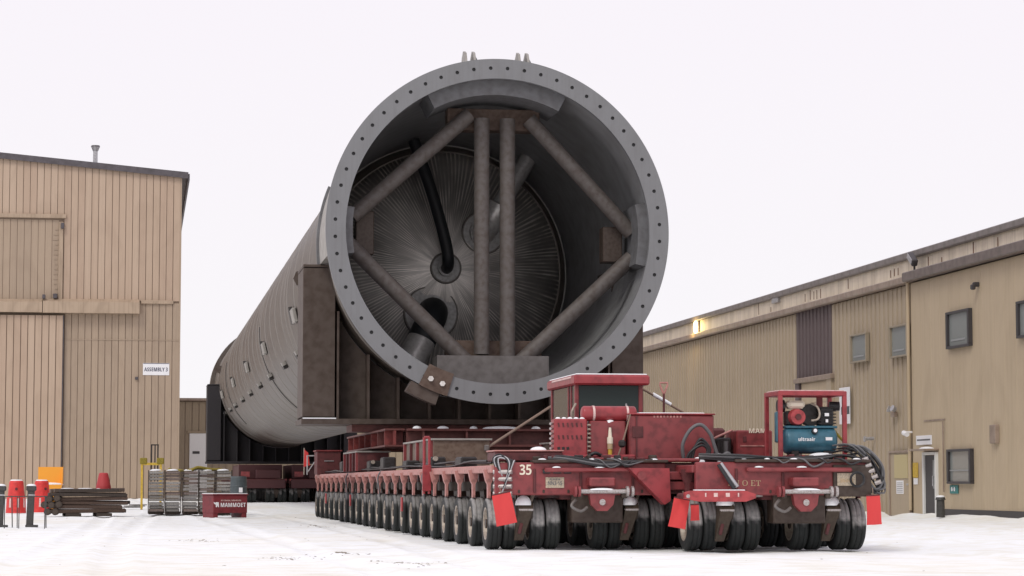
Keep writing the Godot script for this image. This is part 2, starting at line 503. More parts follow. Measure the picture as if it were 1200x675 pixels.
# ------------------------------------------------------------------ ground
func ground_y(x: float, z: float, a: FastNoiseLite, b: FastNoiseLite) -> float:
	var h := a.get_noise_2d(x, z) * 0.035 + b.get_noise_2d(x * 1.6, z * 0.5) * 0.022
	h += 0.2 * exp(-pow((x - 24.4) / 0.5, 2)) * (0.6 + 0.5 * b.get_noise_2d(z * 0.7, 3.0)) if z > -74.5 or z < -78.0 else 0.0
	# wheel ruts left by earlier passes
	for c in [-1.6, 0.1, 2.4, 4.1, 13.2, 15.0, 18.6, 20.3]:
		var xc: float = c + 0.5 * sin(z * 0.045 + c)
		var dd: float = absf(x - xc)
		if dd < 0.7: h += -0.03 * exp(-pow(dd / 0.2, 4)) + 0.018 * exp(-pow((dd - 0.34) / 0.1, 2))
	return h - 0.012

func build_ground():
	var a := FastNoiseLite.new(); a.seed = 3; a.frequency = 0.12; a.fractal_octaves = 4
	var b := FastNoiseLite.new(); b.seed = 8; b.frequency = 0.5; b.fractal_octaves = 4
	var d := FastNoiseLite.new(); d.seed = 12; d.frequency = 0.05; d.fractal_octaves = 5
	var xs := [-4000.0, -1200.0, -400.0, -150.0, -60.0, -30.0, -18.0]
	var x := -10.0
	while x < 28.0: xs.append(x); x += 0.16
	xs.append_array([32.0, 45.0, 80.0, 200.0, 600.0, 1600.0, 4000.0])
	var zs := [300.0, 60.0, 10.0, -10.0]
	var z := -22.0
	while z > -110.0: zs.append(z); z -= 0.4
	while z > -230.0: zs.append(z); z -= 1.5
	zs.append_array([-260.0, -400.0, -900.0, -2000.0, -5000.0])
	var s := Sh.new()
	var w := xs.size()
	for zz in zs:
		for xx in xs:
			var e := 0.05
			var near: bool = absf(xx) < 40.0 and zz < -15.0 and zz > -235.0
			var h := ground_y(xx, zz, a, b) if near else -0.02
			var nn := Vector3.UP
			if near:
				nn = Vector3(ground_y(xx - e, zz, a, b) - ground_y(xx + e, zz, a, b), 2 * e, ground_y(xx, zz - e, a, b) - ground_y(xx, zz + e, a, b)).normalized()
			var k := smoothstep(0.0, 0.5, d.get_noise_2d(xx * 1.5, zz * 0.55) + 0.12)
			s.vert(Vector3(xx, h, zz), nn, Vector2.ZERO, Color(1, 1, 1).lerp(Color(0.95, 0.9, 0.81), k * 0.6))
	for j in zs.size() - 1:
		for i in w - 1:
			var q := j * w + i
			s.tri_i(q, q + 1, q + w + 1); s.tri_i(q, q + w + 1, q + w)
	M.snow.vertex_color_use_as_albedo = true
	var g := part("snow_ground", s, M.snow, self)
	tag(g, "packed white snow covering the whole yard", "", "", "structure")
	# crumbs of frozen dirt kicked up by the tyres
	var c := Sh.new()
	for k in 420:
		var px := rng.randf_range(-4, 22); var pz := -rng.randf_range(28, 75)
		if k > 140:
			var q: Array = [[2.1, -35.0], [3.0, -36.5], [1.2, -45.0], [4.4, -60.0], [3.6, -32.0]][k % 5]
			px = q[0] + rng.randfn(0.0, 0.22); pz = q[1] + rng.randfn(0.0, 0.5)
		var r := rng.randf_range(0.006, 0.02)
		c.dome(Vector3(px, ground_y(px, pz, a, b) - 0.004, pz), Vector3(r * rng.randf_range(1, 2.2), r * 0.6, r), 900 + k, 6, 2)
	var o := part("dirt_crumbs", c, M.dirt, self)
	tag(o, "scattered crumbs of frozen brown dirt on the snow", "dirt", "", "stuff")

# ------------------------------------------------------------------ left hall
func roof_l(x: float) -> float:
	return 23.72 - 0.088 * (x - 2.7)

func clad_l(root: Node3D, o: Vector3, x0: float, x1: float, y0: float, y1: float, z: float, w: float, mats: Array, slope := false):
	var n := int(round((x1 - x0) / w))
	for k in n:
		var a := x0 + (x1 - x0) * k / n; var b := x0 + (x1 - x0) * (k + 1) / n
		var g := 0.021
		a += g; b -= g
		var ta := roof_l(a) - 0.1 if slope else y1
		var tb := roof_l(b) - 0.1 if slope else y1
		var s := Sh.new(o)
		s.hexa([Vector3(a, y0, z), Vector3(b, y0, z), Vector3(b, y0, z + 0.07), Vector3(a, y0, z + 0.07), Vector3(a, ta, z), Vector3(b, tb, z), Vector3(b, tb, z + 0.07), Vector3(a, ta, z + 0.07)])
		part("wall_panel", s, mats[rng.randi() % mats.size()], root)

func build_left_hall():
	var Z := -176.0
	var o := Vector3(-12.0, 0, Z)
	var t := thing("assembly_hall", "tall tan metal-clad assembly hall with huge sliding door at left", "building", o)
	# body behind the cladding
	var s := Sh.new(o)
	var XR := 2.62; var XL := -28.0
	s.hexa([Vector3(XL, -0.3, Z - 60), Vector3(XR, -0.3, Z - 60), Vector3(XR, -0.3, Z), Vector3(XL, -0.3, Z), Vector3(XL, roof_l(XL) - 0.12, Z - 60), Vector3(XR, roof_l(XR) - 0.12, Z - 60), Vector3(XR, roof_l(XR) - 0.12, Z), Vector3(XL, roof_l(XL) - 0.12, Z)])
	part("wall", s, M.groove, t)
	var pk := [M.pink_a, M.pink_b, M.pink_c]
	var tn := [M.tan_a, M.tan_b]
	clad_l(t, o, -5.75, 2.62, 14.35, 0, Z, 0.49, pk, true)
	clad_l(t, o, -20.0, -5.75, 20.55, 0, Z, 0.49, pk, true)
	clad_l(t, o, -5.6, 2.62, 0, 14.2, Z, 0.49, tn)
	# upper leaf, set back a little
	clad_l(t, o, -20.0, -6.1, 14.35, 20.2, Z - 0.04, 0.49, tn)
	# lower sliding door, proud of the wall
	var d := Sh.new(o)
	d.box(Vector3(-12.95, 6.6, Z + 0.25), Vector3(14.5, 13.2, 0.22), 0.02)
	var door := part("sliding_door", d, M.groove, t)
	for k in 29:
		var a := -20.2 + k * 0.5
		var e := Sh.new(o)
		e.box(Vector3(a + 0.25, 6.6, Z + 0.395), Vector3(0.44, 13.2, 0.07))
		part("door_panel", e, pk[rng.randi() % 3], door)
	var ed := Sh.new(o)
	ed.box(Vector3(-5.68, 6.6, Z + 0.25), Vector3(0.06, 13.2, 0.3)); part("edge_trim", ed, M.fascia, door)
	# track hood and the thinner rail beyond it
	var h := Sh.new(o)
	h.prism(Vector3(-20.0, 0, Z), Vector3.BACK, Vector3.UP, PackedVector2Array([Vector2(0.07, 14.4), Vector2(0.75, 14.15), Vector2(0.78, 13.4), Vector2(0.07, 13.4)]), -12.8)
	part("track_hood", h, M.trim, t)
	var h2 := Sh.new(o)
	h2.prism(Vector3(-7.15, 0, Z), Vector3.BACK, Vector3.UP, PackedVector2Array([Vector2(0.07, 14.45), Vector2(0.78, 14.2), Vector2(0.81, 13.38), Vector2(0.07, 13.38)]), -6.9)
	part("track_hood", h2, M.trim, t)
	var r := Sh.new(o)
	r.box(Vector3(1.02, 14.27, Z + 0.13), Vector3(2.35, 0.26, 0.2), 0.02); part("track_rail", r, M.trim, t)
	# frame of the upper leaf
	r = Sh.new(o)
	r.box(Vector3(-12.8, 20.45, Z + 0.14), Vector3(14.4, 0.3, 0.24), 0.03); part("door_head", r, M.trim, t)
	r = Sh.new(o)
	r.box(Vector3(-5.95, 17.2, Z + 0.12), Vector3(0.32, 5.7, 0.2), 0.03); part("door_jamb", r, M.trim, t)
	r = Sh.new(o)
	for k in 14: r.box(Vector3(-6.3 + rng.randf_range(-0.06, 0.06), 14.8 + k * 0.36, Z + 0.05), Vector3(rng.randf_range(0.18, 0.4), 0.07, 0.05))
	part("rusty_brackets", r, M.tan_b, t)
	r = Sh.new(o)
	r.box(Vector3(-5.85, 19.75, Z + 0.3), Vector3(0.22, 0.42, 0.3), 0.03); part("pulley_box", r, M.fascia, t)
	r = Sh.new(o)
	r.box(Vector3(-7.1, 14.55, Z + 0.5), Vector3(0.22, 0.3, 0.5), 0.03)
	part("door_roller", r, M.fascia, t)
	r = Sh.new(o)
	r.box(Vector3(-6.3, 14.62, Z + 0.3), Vector3(0.3, 0.35, 0.3), 0.03)
	part("door_roller", r, M.fascia, t)
	r = Sh.new(o)
	r.box(Vector3(-1.45, 11.5, Z + 0.085), Vector3(8.1, 0.07, 0.05)); part("seam_strip", r, M.tan_b, t)
	r = Sh.new(o)
	r.box(Vector3(-0.4, 8.7, Z + 0.15), Vector3(0.22, 0.2, 0.14), 0.02); part("junction_box", r, M.fascia, t)
	r = Sh.new(o)
	r.box(Vector3(2.66, 11.7, Z + 0.02), Vector3(0.12, 23.6, 0.14), 0.01); part("corner_trim", r, M.tan_a, t)
	# roof with overhanging eave and dark barge board
	r = Sh.new(o)
	var xa := 3.12
	r.hexa([Vector3(XL, roof_l(XL) - 0.1, Z - 61), Vector3(xa, roof_l(xa) - 0.1, Z - 61), Vector3(xa, roof_l(xa) - 0.1, Z + 0.3), Vector3(XL, roof_l(XL) - 0.1, Z + 0.3), Vector3(XL, roof_l(XL) + 0.12, Z - 61), Vector3(xa, roof_l(xa) + 0.12, Z - 61), Vector3(xa, roof_l(xa) + 0.12, Z + 0.3), Vector3(XL, roof_l(XL) + 0.12, Z + 0.3)])
	var roof := part("roof", r, M.fascia, t)
	r = Sh.new(o)
	r.hexa([Vector3(XL, roof_l(XL) - 0.26, Z + 0.303), Vector3(xa + 0.05, roof_l(xa) - 0.3, Z + 0.303), Vector3(xa + 0.05, roof_l(xa) - 0.3, Z + 0.36), Vector3(XL, roof_l(XL) - 0.26, Z + 0.36), Vector3(XL, roof_l(XL) + 0.16, Z + 0.303), Vector3(xa + 0.05, roof_l(xa) + 0.16, Z + 0.303), Vector3(xa + 0.05, roof_l(xa) + 0.16, Z + 0.36), Vector3(XL, roof_l(XL) + 0.16, Z + 0.36)])
	part("barge_board", r, M.fascia, roof)
	r = Sh.new(o)
	r.box(Vector3(xa + 0.08, roof_l(xa) - 0.16, Z - 30), Vector3(0.16, 0.5, 60), 0.02)
	part("gutter", r, M.fascia, roof)
	r = Sh.new(o)
	r.cyl(Vector3(-3.6, 23.8, Z - 1.0), Vector3(-3.6, 25.5, Z - 1.0), 0.17, 0.17, 14)
	r.cyl(Vector3(-3.6, 25.45, Z - 1.0), Vector3(-3.6, 25.75, Z - 1.0), 0.2, 0.32, 14)
	var vent := part("vent_pipe", r, M.galv, roof)
	r = Sh.new(o)
	r.cyl(Vector3(-3.6, 25.752, Z - 1.0), Vector3(-3.6, 25.86, Z - 1.0), 0.34, 0.3, 14)
	part("vent_cap", r, M.fascia, vent)
	# sign
	var sg := thing("hall_sign", "small white sign reading ASSEMBLY 3 on the tan hall wall", "sign", Vector3(1.0, 8.93, Z + 0.09))
	var b := Sh.new()
	b.box(Vector3(0, 0.45, 0), Vector3(1.9, 0.88, 0.03), 0.008); part("board", b, M.sign_white, sg)
	text(sg, "lettering", "ASSEMBLY 3", 0.27, M.ink, Vector3(0, 0.42, 0.022), Vector3.ZERO, 0.78)
	b = Sh.new()
	b.box(Vector3(0, 0.855, 0.018), Vector3(1.86, 0.04, 0.006)); part("blue_line", b, M.ink, sg)

# ------------------------------------------------------------------ far hall
func build_far_hall():
	var Z := -205.0
	var o := Vector3(14, 0, Z)
	var t := thing("far_hall", "low olive tan hall far behind the vessel with white roll-up door", "building", o)
	var s := Sh.new(o)
	s.box(Vector3(16, 4.0, Z - 10), Vector3(34, 8.2, 20)); part("wall", s, M.groove, t)
	var m := Sh.new(); m.box(Vector3(0, 4.0, 0.04), Vector3(0.52, 8.0, 0.08))
	var mm := m.mesh()
	for k in 58:
		part("wall_panel", mm, M.far_wall, t, Vector3(-0.7 + k * 0.58 - o.x, 0, 0.0))
	s = Sh.new(o); s.box(Vector3(16, 8.2, Z - 9.9), Vector3(34.6, 0.22, 20.6), 0.02); part("roof_edge", s, M.gutter, t)
	s = Sh.new(o); s.box(Vector3(4.78, 2.65, Z + 0.1), Vector3(1.5, 5.35, 0.12), 0.02); var d := part("roll_up_door", s, M.white_paint, t)
	s = Sh.new(o); s.box(Vector3(4.6, 3.7, Z + 0.17), Vector3(0.6, 0.22, 0.03)); part("door_window", s, M.win_frame, d)
	s = Sh.new(o); s.box(Vector3(4.78, 5.43, Z + 0.12), Vector3(1.9, 0.2, 0.14), 0.02); part("door_header", s, M.far_wall, d)
	s = Sh.new(o); s.box(Vector3(17.0, 4.66, Z + 0.1), Vector3(1.55, 0.66, 0.1), 0.02); part("white_louver", s, M.white_paint, t)

# ------------------------------------------------------------------ right hall
func build_right_hall():
	var X := 24.85
	var o := Vector3(X, 0, -75.0)
	var t := thing("long_hall", "long tan ribbed metal hall running along the right side of the yard", "building", o)
	var s := Sh.new(o)
	s.box(Vector3(X + 10.05, 4.15, -98), Vector3(20, 8.3, 100)); part("wall", s, M.groove, t)
	# ribbed panels: one pan and one trapezoid rib each, 0.48 m wide
	var W := 0.48
	var ribs := func(h: float) -> ArrayMesh:
		var q := Sh.new()
		q.box(Vector3(0.005, h / 2, -0.075), Vector3(0.09, h, W - 0.19))
		q.prism(Vector3(0.04, 0, W / 2 - 0.13), Vector3.RIGHT, Vector3.BACK, PackedVector2Array([Vector2(0, 0), Vector2(-0.115, 0.035), Vector2(-0.115, 0.095), Vector2(0, 0.13)]), -h)
		return q.mesh()
	var full: ArrayMesh = ribs.call(7.55)
	var z := -74.95
	var rb := [M.rib_a, M.rib_b, M.rib_a]
	var dk: ArrayMesh = ribs.call(2.75)
	while z > -143.0:
		if z < -83.75 and z > -88.7:
			part("dark_panel", dk, M.brown_clad, t, Vector3(0.0, 4.95, z - W / 2 + 75.0))
		else:
			part("ribbed_panel", full, rb[rng.randi() % 3], t, Vector3(0.0, 0.0, z - W / 2 + 75.0))
		z -= W
	# smooth panels towards the camera, a little proud
	z = -74.7
	var sp := Sh.new(); sp.box(Vector3(-0.03, 3.78, -0.47), Vector3(0.16, 7.56, 0.932), 0.006)
	var spm := sp.mesh()
	while z < -48.0:
		part("smooth_panel", spm, [M.smooth_a, M.smooth_b][rng.randi() % 2], t, Vector3(-0.03, 0, z + 0.94 + 75.0))
		z += 0.94
	# roll-up door under the dark panel, set in the wall
	s = Sh.new(o); s.box(Vector3(X - 0.02, 2.45, -86.3), Vector3(0.1, 4.9, 3.6)); var ov := part("overhead_door", s, M.rib_a, t)
	for k in 6:
		s = Sh.new(o); s.box(Vector3(X - 0.075, 0.45 + k * 0.8, -86.3), Vector3(0.03, 0.74, 3.5), 0.01); part("door_section", s, M.smooth_b, ov)
	s = Sh.new(o); s.box(Vector3(X - 0.09, 2.45, -88.4), Vector3(0.16, 4.9, 0.5)); part("door_jamb", s, M.brown_clad, ov)
	s = Sh.new(o); s.box(Vector3(X - 0.09, 2.45, -84.15), Vector3(0.16, 4.9, 0.6)); part("door_jamb", s, M.rib_b, ov)
	s = Sh.new(o); s.box(Vector3(X - 0.12, 4.95, -86.2), Vector3(0.22, 0.18, 5.0), 0.02); part("door_header", s, M.gutter, ov)
	# gutter: brown grey over the ribs, darker and deeper over the smooth part
	s = Sh.new(o); s.box(Vector3(X - 0.14, 7.7, -109.0), Vector3(0.34, 0.22, 68.6), 0.03); part("gutter", s, M.gutter, t)
	s = Sh.new(o); s.box(Vector3(X - 0.22, 7.75, -61.2), Vector3(0.44, 0.3, 27.0), 0.03); part("gutter", s, M.dgutter, t)
	# cream upper band in sheets
	z = -46.0
	while z > -143.0:
		s = Sh.new(o); s.box(Vector3(X + 0.02, 8.09, z - 1.5), Vector3(0.1, 0.62, 2.985), 0.004); part("upper_panel", s, M.cream, t)
		z -= 3.0
	for q in [[-69.0, 0.4], [-66.9, 0.3], [-73.2, 0.35], [-71.9, 0.2], [-76.3, 0.25], [-76.7, 0.25], [-77.1, 0.25], [-82.0, 0.35], [-85.5, 0.35], [-86.0, 0.35], [-86.4, 0.3], [-86.9, 0.35], [-87.6, 0.3], [-94.5, 0.5], [-92.6, 0.2]]:
		s = Sh.new(o); s.box(Vector3(X - 0.034, 7.9 + q[1] / 2 + rng.randf_range(0.0, 0.08), q[0]), Vector3(0.012, q[1], 0.07)); part("rust_streak", s, M.rust_stain, t)
	s = Sh.new(o); s.box(Vector3(X - 0.06, 8.3, -91.6), Vector3(0.2, 0.22, 0.9), 0.02); part("roof_bracket", s, M.galv, t)
	s = Sh.new(o); s.box(Vector3(X - 0.02, 8.49, -96.0), Vector3(0.36, 0.22, 104.0), 0.03); part("roof_edge", s, M.trim_grey, t)
	s = Sh.new(o); s.box(Vector3(X + 10, 8.54, -96.0), Vector3(19.6, 0.14, 104.0)); part("roof", s, M.trim_grey, t)
	# downpipe at the joint
	s = Sh.new(o); s.cyl(Vector3(X - 0.2, 0.2, -74.82), Vector3(X - 0.2, 7.6, -74.82), 0.06, 0.06, 10); part("downpipe", s, M.smooth_b, t)
	# windows
	for w in [[-69.94, 5.77, 2.1, 1.14, 0], [-63.3, 5.7, 3.3, 1.05, 0], [-70.02, 1.58, 2.15, 1.06, 0], [-80.36, 5.77, 1.95, 1.0, 1], [-75.9, 5.75, 1.9, 1.06, 1]]:
		var zc: float = w[0]; var yc: float = w[1]; var ww: float = w[2]; var hh: float = w[3]
		var dark: bool = w[4] == 0
		var xo := X - (0.2 if dark else 0.15)
		s = Sh.new(o)
		var fr := 0.075 if dark else 0.055
		for e in [-1, 1]:
			s.box(Vector3(xo, yc + e * (hh / 2 - fr / 2), zc), Vector3(0.14, fr, ww), 0.01)
			s.box(Vector3(xo, yc, zc + e * (ww / 2 - fr)), Vector3(0.14, hh - 2 * fr, fr * 2), 0.01)
		var wn := part("window", s, M.win_frame if dark else M.win_frame2, t)
		s = Sh.new(o); s.box(Vector3(xo + 0.02, yc, zc), Vector3(0.02, hh - 2 * fr, ww - 4 * fr)); part("pane", s, M.glass, wn)
		s = Sh.new(); s.box(Vector3(xo + 0.004, yc + hh * 0.12, zc), Vector3(0.014, hh * 0.62, ww - 4.4 * fr)); part("roller_blind", s, M.blind, wn)
		if yc < 3.0:
			s = Sh.new(o); s.box(Vector3(xo, yc - 0.12, zc), Vector3(0.03, 0.04, ww - 4 * fr)); part("blind_bar", s, M.blind, wn)
		else:
			s = Sh.new(o); s.box(Vector3(xo + 0.002, yc - hh * 0.28, zc - 0.1), Vector3(0.02, 0.06, ww * 0.6)); part("blind_bar", s, M.blind, wn)
	# entrance door
	s = Sh.new(o)
	var dz := -72.87
	s.box(Vector3(X - 0.16, 1.02, dz - 0.6), Vector3(0.14, 2.06, 0.14), 0.01)
	s.box(Vector3(X - 0.16, 1.02, dz + 0.6), Vector3(0.14, 2.06, 0.14), 0.01)
	s.box(Vector3(X - 0.16, 2.01, dz), Vector3(0.14, 0.09, 1.06), 0.01)
	var fd := part("entrance_door", s, M.white_paint, t)
	s = Sh.new(o); s.box(Vector3(X - 0.14, 0.98, dz), Vector3(0.05, 1.94, 1.06), 0.006); var leaf := part("door_leaf", s, M.win_frame, fd)
	s = Sh.new(o); s.box(Vector3(X - 0.17, 1.35, dz + 0.33), Vector3(0.012, 0.9, 0.22)); part("door_glass", s, M.blind, fd)
	s = Sh.new(o); s.cyl(Vector3(X - 0.2, 0.98, dz + 0.3), Vector3(X - 0.2, 1.3, dz + 0.3), 0.025); part("handle", s, M.galv, fd)
	s = Sh.new(o); s.box(Vector3(X - 0.35, 2.12, dz), Vector3(0.55, 0.06, 1.5), 0.01); part("canopy", s, M.gutter, fd)
	snow_on(t, Vector3(X - 0.35, 2.15, dz + 0.2), Vector3(0.25, 0.07, 0.5))
	# side door in the ribbed part with window
	dz = -76.0
	s = Sh.new(o); s.box(Vector3(X - 0.13, 1.03, dz), Vector3(0.06, 2.06, 2.1), 0.01); var sd := part("side_door", s, M.rib_b, t)
	s = Sh.new(o)
	for e in [-1, 1]: s.box(Vector3(X - 0.16, 1.03, dz + e * 1.05), Vector3(0.08, 2.1, 0.1), 0.01)
	s.box(Vector3(X - 0.16, 2.1, dz), Vector3(0.08, 0.08, 2.2), 0.01)
	part("door_frame", s, M.gutter, sd)
	s = Sh.new(o); s.box(Vector3(X - 0.17, 1.62, dz + 0.15), Vector3(0.02, 0.78, 1.4), 0.005); part("door_window", s, mat(lin(0.5, 0.42, 0.22), 0.5), sd)
	s = Sh.new(o); s.box(Vector3(X - 0.19, 1.03, dz + 0.9), Vector3(0.06, 0.06, 0.16), 0.01); part("handle", s, M.galv, sd)
	# access panel lines, conduit, electrical box
	s = Sh.new(o)
	s.box(Vector3(X - 0.2, 1.9, -69.0 - 2.55), Vector3(0.03, 2.2, 0.05)); s.box(Vector3(X - 0.145, 3.05, -72.5), Vector3(0.03, 0.05, 2.0))
	part("panel_joint", s, M.gutter, t)
	s = Sh.new(o); s.box(Vector3(X - 0.2, 2.5, -67.0), Vector3(0.14, 0.55, 0.5), 0.02); part("electrical_box", s, M.gutter, t)
	s = Sh.new(o); s.box(Vector3(X - 0.06, 0.12, -61.5), Vector3(0.2, 0.3, 22.0)); part("base_strip", s, M.win_frame, t)

func build_right_small():
	var X := 24.85
	# floodlight on the gutter
	var t := thing("floodlight", "dark unlit floodlight on a bracket above the hall's dark gutter", "floodlight", Vector3(X - 0.3, 7.9, -73.8))
	var s := Sh.new(); s.cyl(Vector3(0, 0, 0), Vector3(0, 0.24, 0), 0.035); part("bracket", s, M.win_frame, t)
	s = Sh.new(); s.box(Vector3(-0.08, 0.36, 0.05), Vector3(0.2, 0.24, 0.6), 0.03, Basis(Vector3.RIGHT, 0.55)); var hd := part("head", s, M.win_frame, t)
	s = Sh.new(); s.box(Vector3(-0.185, 0.37, 0.05), Vector3(0.015, 0.17, 0.5), 0.0, Basis(Vector3.RIGHT, 0.55)); part("lens", s, M.galv, hd)
	# the lit one
	t = thing("lit_floodlight", "bright lit floodlight on the cream roof band of the long hall", "floodlight", Vector3(X - 0.1, 8.1, -105.2))
	s = Sh.new(); s.box(Vector3(0, 0, 0), Vector3(0.1, 0.62, 0.6), 0.03); part("housing", s, M.galv, t)
	s = Sh.new(); s.cyl(Vector3.ZERO, Vector3(0, 0.05, 0), 0.3, 0.26, 18)
	part("lamp_glass", s, M.lamp, t, Vector3(-0.055, 0, 0), Vector3(0, 0, PI / 2))
	var l := OmniLight3D.new(); l.light_energy = 1.6; l.light_color = Color(1, 0.86, 0.55); l.omni_range = 40.0; l.omni_attenuation = 2.0; l.light_size = 0.2; l.shadow_enabled = true
	t.add_child(l); l.name = "lamp_light"; l.position = Vector3(-0.45, 0, 0.1)
	# wall lamp above the upper window
	t = thing("wall_lamp", "little dark wall lamp above the dark-framed upper window", "lamp", Vector3(X - 0.12, 7.0, -68.3))
	s = Sh.new(); s.box(Vector3(-0.1, 0, 0), Vector3(0.2, 0.14, 0.16), 0.03); s.box(Vector3(-0.2, -0.08, 0), Vector3(0.12, 0.16, 0.2), 0.03); part("body", s, M.win_frame, t)
	t = thing("emergency_light", "twin-headed emergency light on the ribbed wall above side door", "lamp", Vector3(X - 0.1, 3.35, -76.5))
	s = Sh.new(); s.box(Vector3(-0.08, 0, 0), Vector3(0.12, 0.18, 0.4), 0.02); part("body", s, M.gutter, t)
	for e in [-1, 1]:
		s = Sh.new(); s.cyl(Vector3(-0.1, 0.15, e * 0.22), Vector3(-0.22, 0.2, e * 0.25), 0.08, 0.11, 12); part("lamp_head", s, M.galv, t)
	t = thing("pipe_outlet", "short grey pipe outlet sticking out of the ribbed wall", "pipe", Vector3(X - 0.1, 2.6, -79.0))
	s = Sh.new(); s.cyl(Vector3(0, 0, 0), Vector3(-0.3, -0.02, 0), 0.06, 0.06, 12); s.cyl(Vector3(-0.3, -0.02, 0), Vector3(-0.34, -0.02, 0), 0.1, 0.1, 12); part("pipe", s, M.galv, t)
	t = thing("corner_camera", "white security camera at the joint of ribbed and smooth walls", "camera", Vector3(X - 0.2, 2.68, -74.6))
	s = Sh.new(); s.box(Vector3(-0.1, 0.04, 0), Vector3(0.24, 0.06, 0.06), 0.01); s.cyl(Vector3(-0.24, 0.02, -0.1), Vector3(-0.22, -0.04, 0.2), 0.08, 0.08, 12); part("body", s, M.sign_white, t)
	# door sign
	t = thing("door_sign", "pale wide sign on smooth wall above the entrance door", "sign", Vector3(X - 0.16, 2.3, -73.5))
	s = Sh.new(); s.box(Vector3(0, 0.14, 0), Vector3(0.03, 0.3, 1.5), 0.006); part("board", s, M.sign_white, t)
	s = Sh.new(); s.box(Vector3(-0.018, 0.15, 0), Vector3(0.004, 0.05, 1.3)); part("print_line", s, M.hose_grey, t)
	t = thing("yellow_notice", "yellow notice on the wall between the two doors", "sign", Vector3(X - 0.16, 1.25, -74.4))
	s = Sh.new(); s.box(Vector3(0, 0.24, 0), Vector3(0.02, 0.48, 0.5), 0.004); part("board", s, M.yellow, t)
	s = Sh.new(); s.box(Vector3(0, -0.12, 0.02), Vector3(0.02, 0.2, 0.4), 0.004); part("lower_sheet", s, M.sign_white, t)
	t = thing("white_notice", "white paper notice pasted on the lower half of side door", "notice", Vector3(X - 0.165, 0.72, -76.0))
	s = Sh.new(); s.box(Vector3(0, 0.22, 0), Vector3(0.012, 0.44, 0.75)); part("sheet", s, M.sign_white, t)
	s = Sh.new()
	for k in 6: s.box(Vector3(-0.008, 0.06 + k * 0.06, 0), Vector3(0.003, 0.015, 0.6))
	part("print_line", s, M.hose_grey, t)
	t = thing("wall_poster", "white and blue poster on the ribbed wall behind compressor cage", "poster", Vector3(X - 0.15, 3.2, -82.2))
	s = Sh.new(); s.box(Vector3(0, 0.62, 0), Vector3(0.02, 1.3, 1.3), 0.004); part("sheet", s, M.sign_white, t)
	s = Sh.new(); s.box(Vector3(-0.012, 0.45, 0.1), Vector3(0.006, 0.28, 1.0)); part("blue_block", s, M.drum_blue, t)
	# ash bin
	t = thing("ash_bin", "slim dark ash bin standing beside the entrance door", "bin", Vector3(23.8, 0.05, -69.4))
	s = Sh.new(); s.cyl(Vector3(0, 0, 0), Vector3(0, 0.52, 0), 0.13, 0.12, 16); s.cyl(Vector3(0, 0.52, 0), Vector3(0, 0.6, 0), 0.16, 0.13, 16); part("body", s, M.post, t)
	s = Sh.new(); s.dome(Vector3(0, 0.6, 0), Vector3(0.15, 0.06, 0.15), 4); part("snow_patch", s, M.frost, t)
	t = thing("teal_sign", "small teal green sign fixed to wall beside the ash bin", "sign", Vector3(X - 0.16, 0.78, -70.7))
	s = Sh.new(); s.box(Vector3(0, 0.1, 0), Vector3(0.02, 0.26, 0.75), 0.004); part("board", s, M.teal, t)
	for e in [-0.18, 0.05]:
		s = Sh.new(); s.cyl(Vector3(-0.01, 0.11, e), Vector3(-0.016, 0.11, e), 0.07, 0.07, 12); part("disc", s, M.sign_white, t)

# ------------------------------------------------------------------ the vessel
const AX := 8.6
const AY := 7.24
const FZ := -57.6

func polar(r: float, deg: float, z: float) -> Vector3:
	return Vector3(AX + r * cos(deg_to_rad(deg)), AY + r * sin(deg_to_rad(deg)), z)

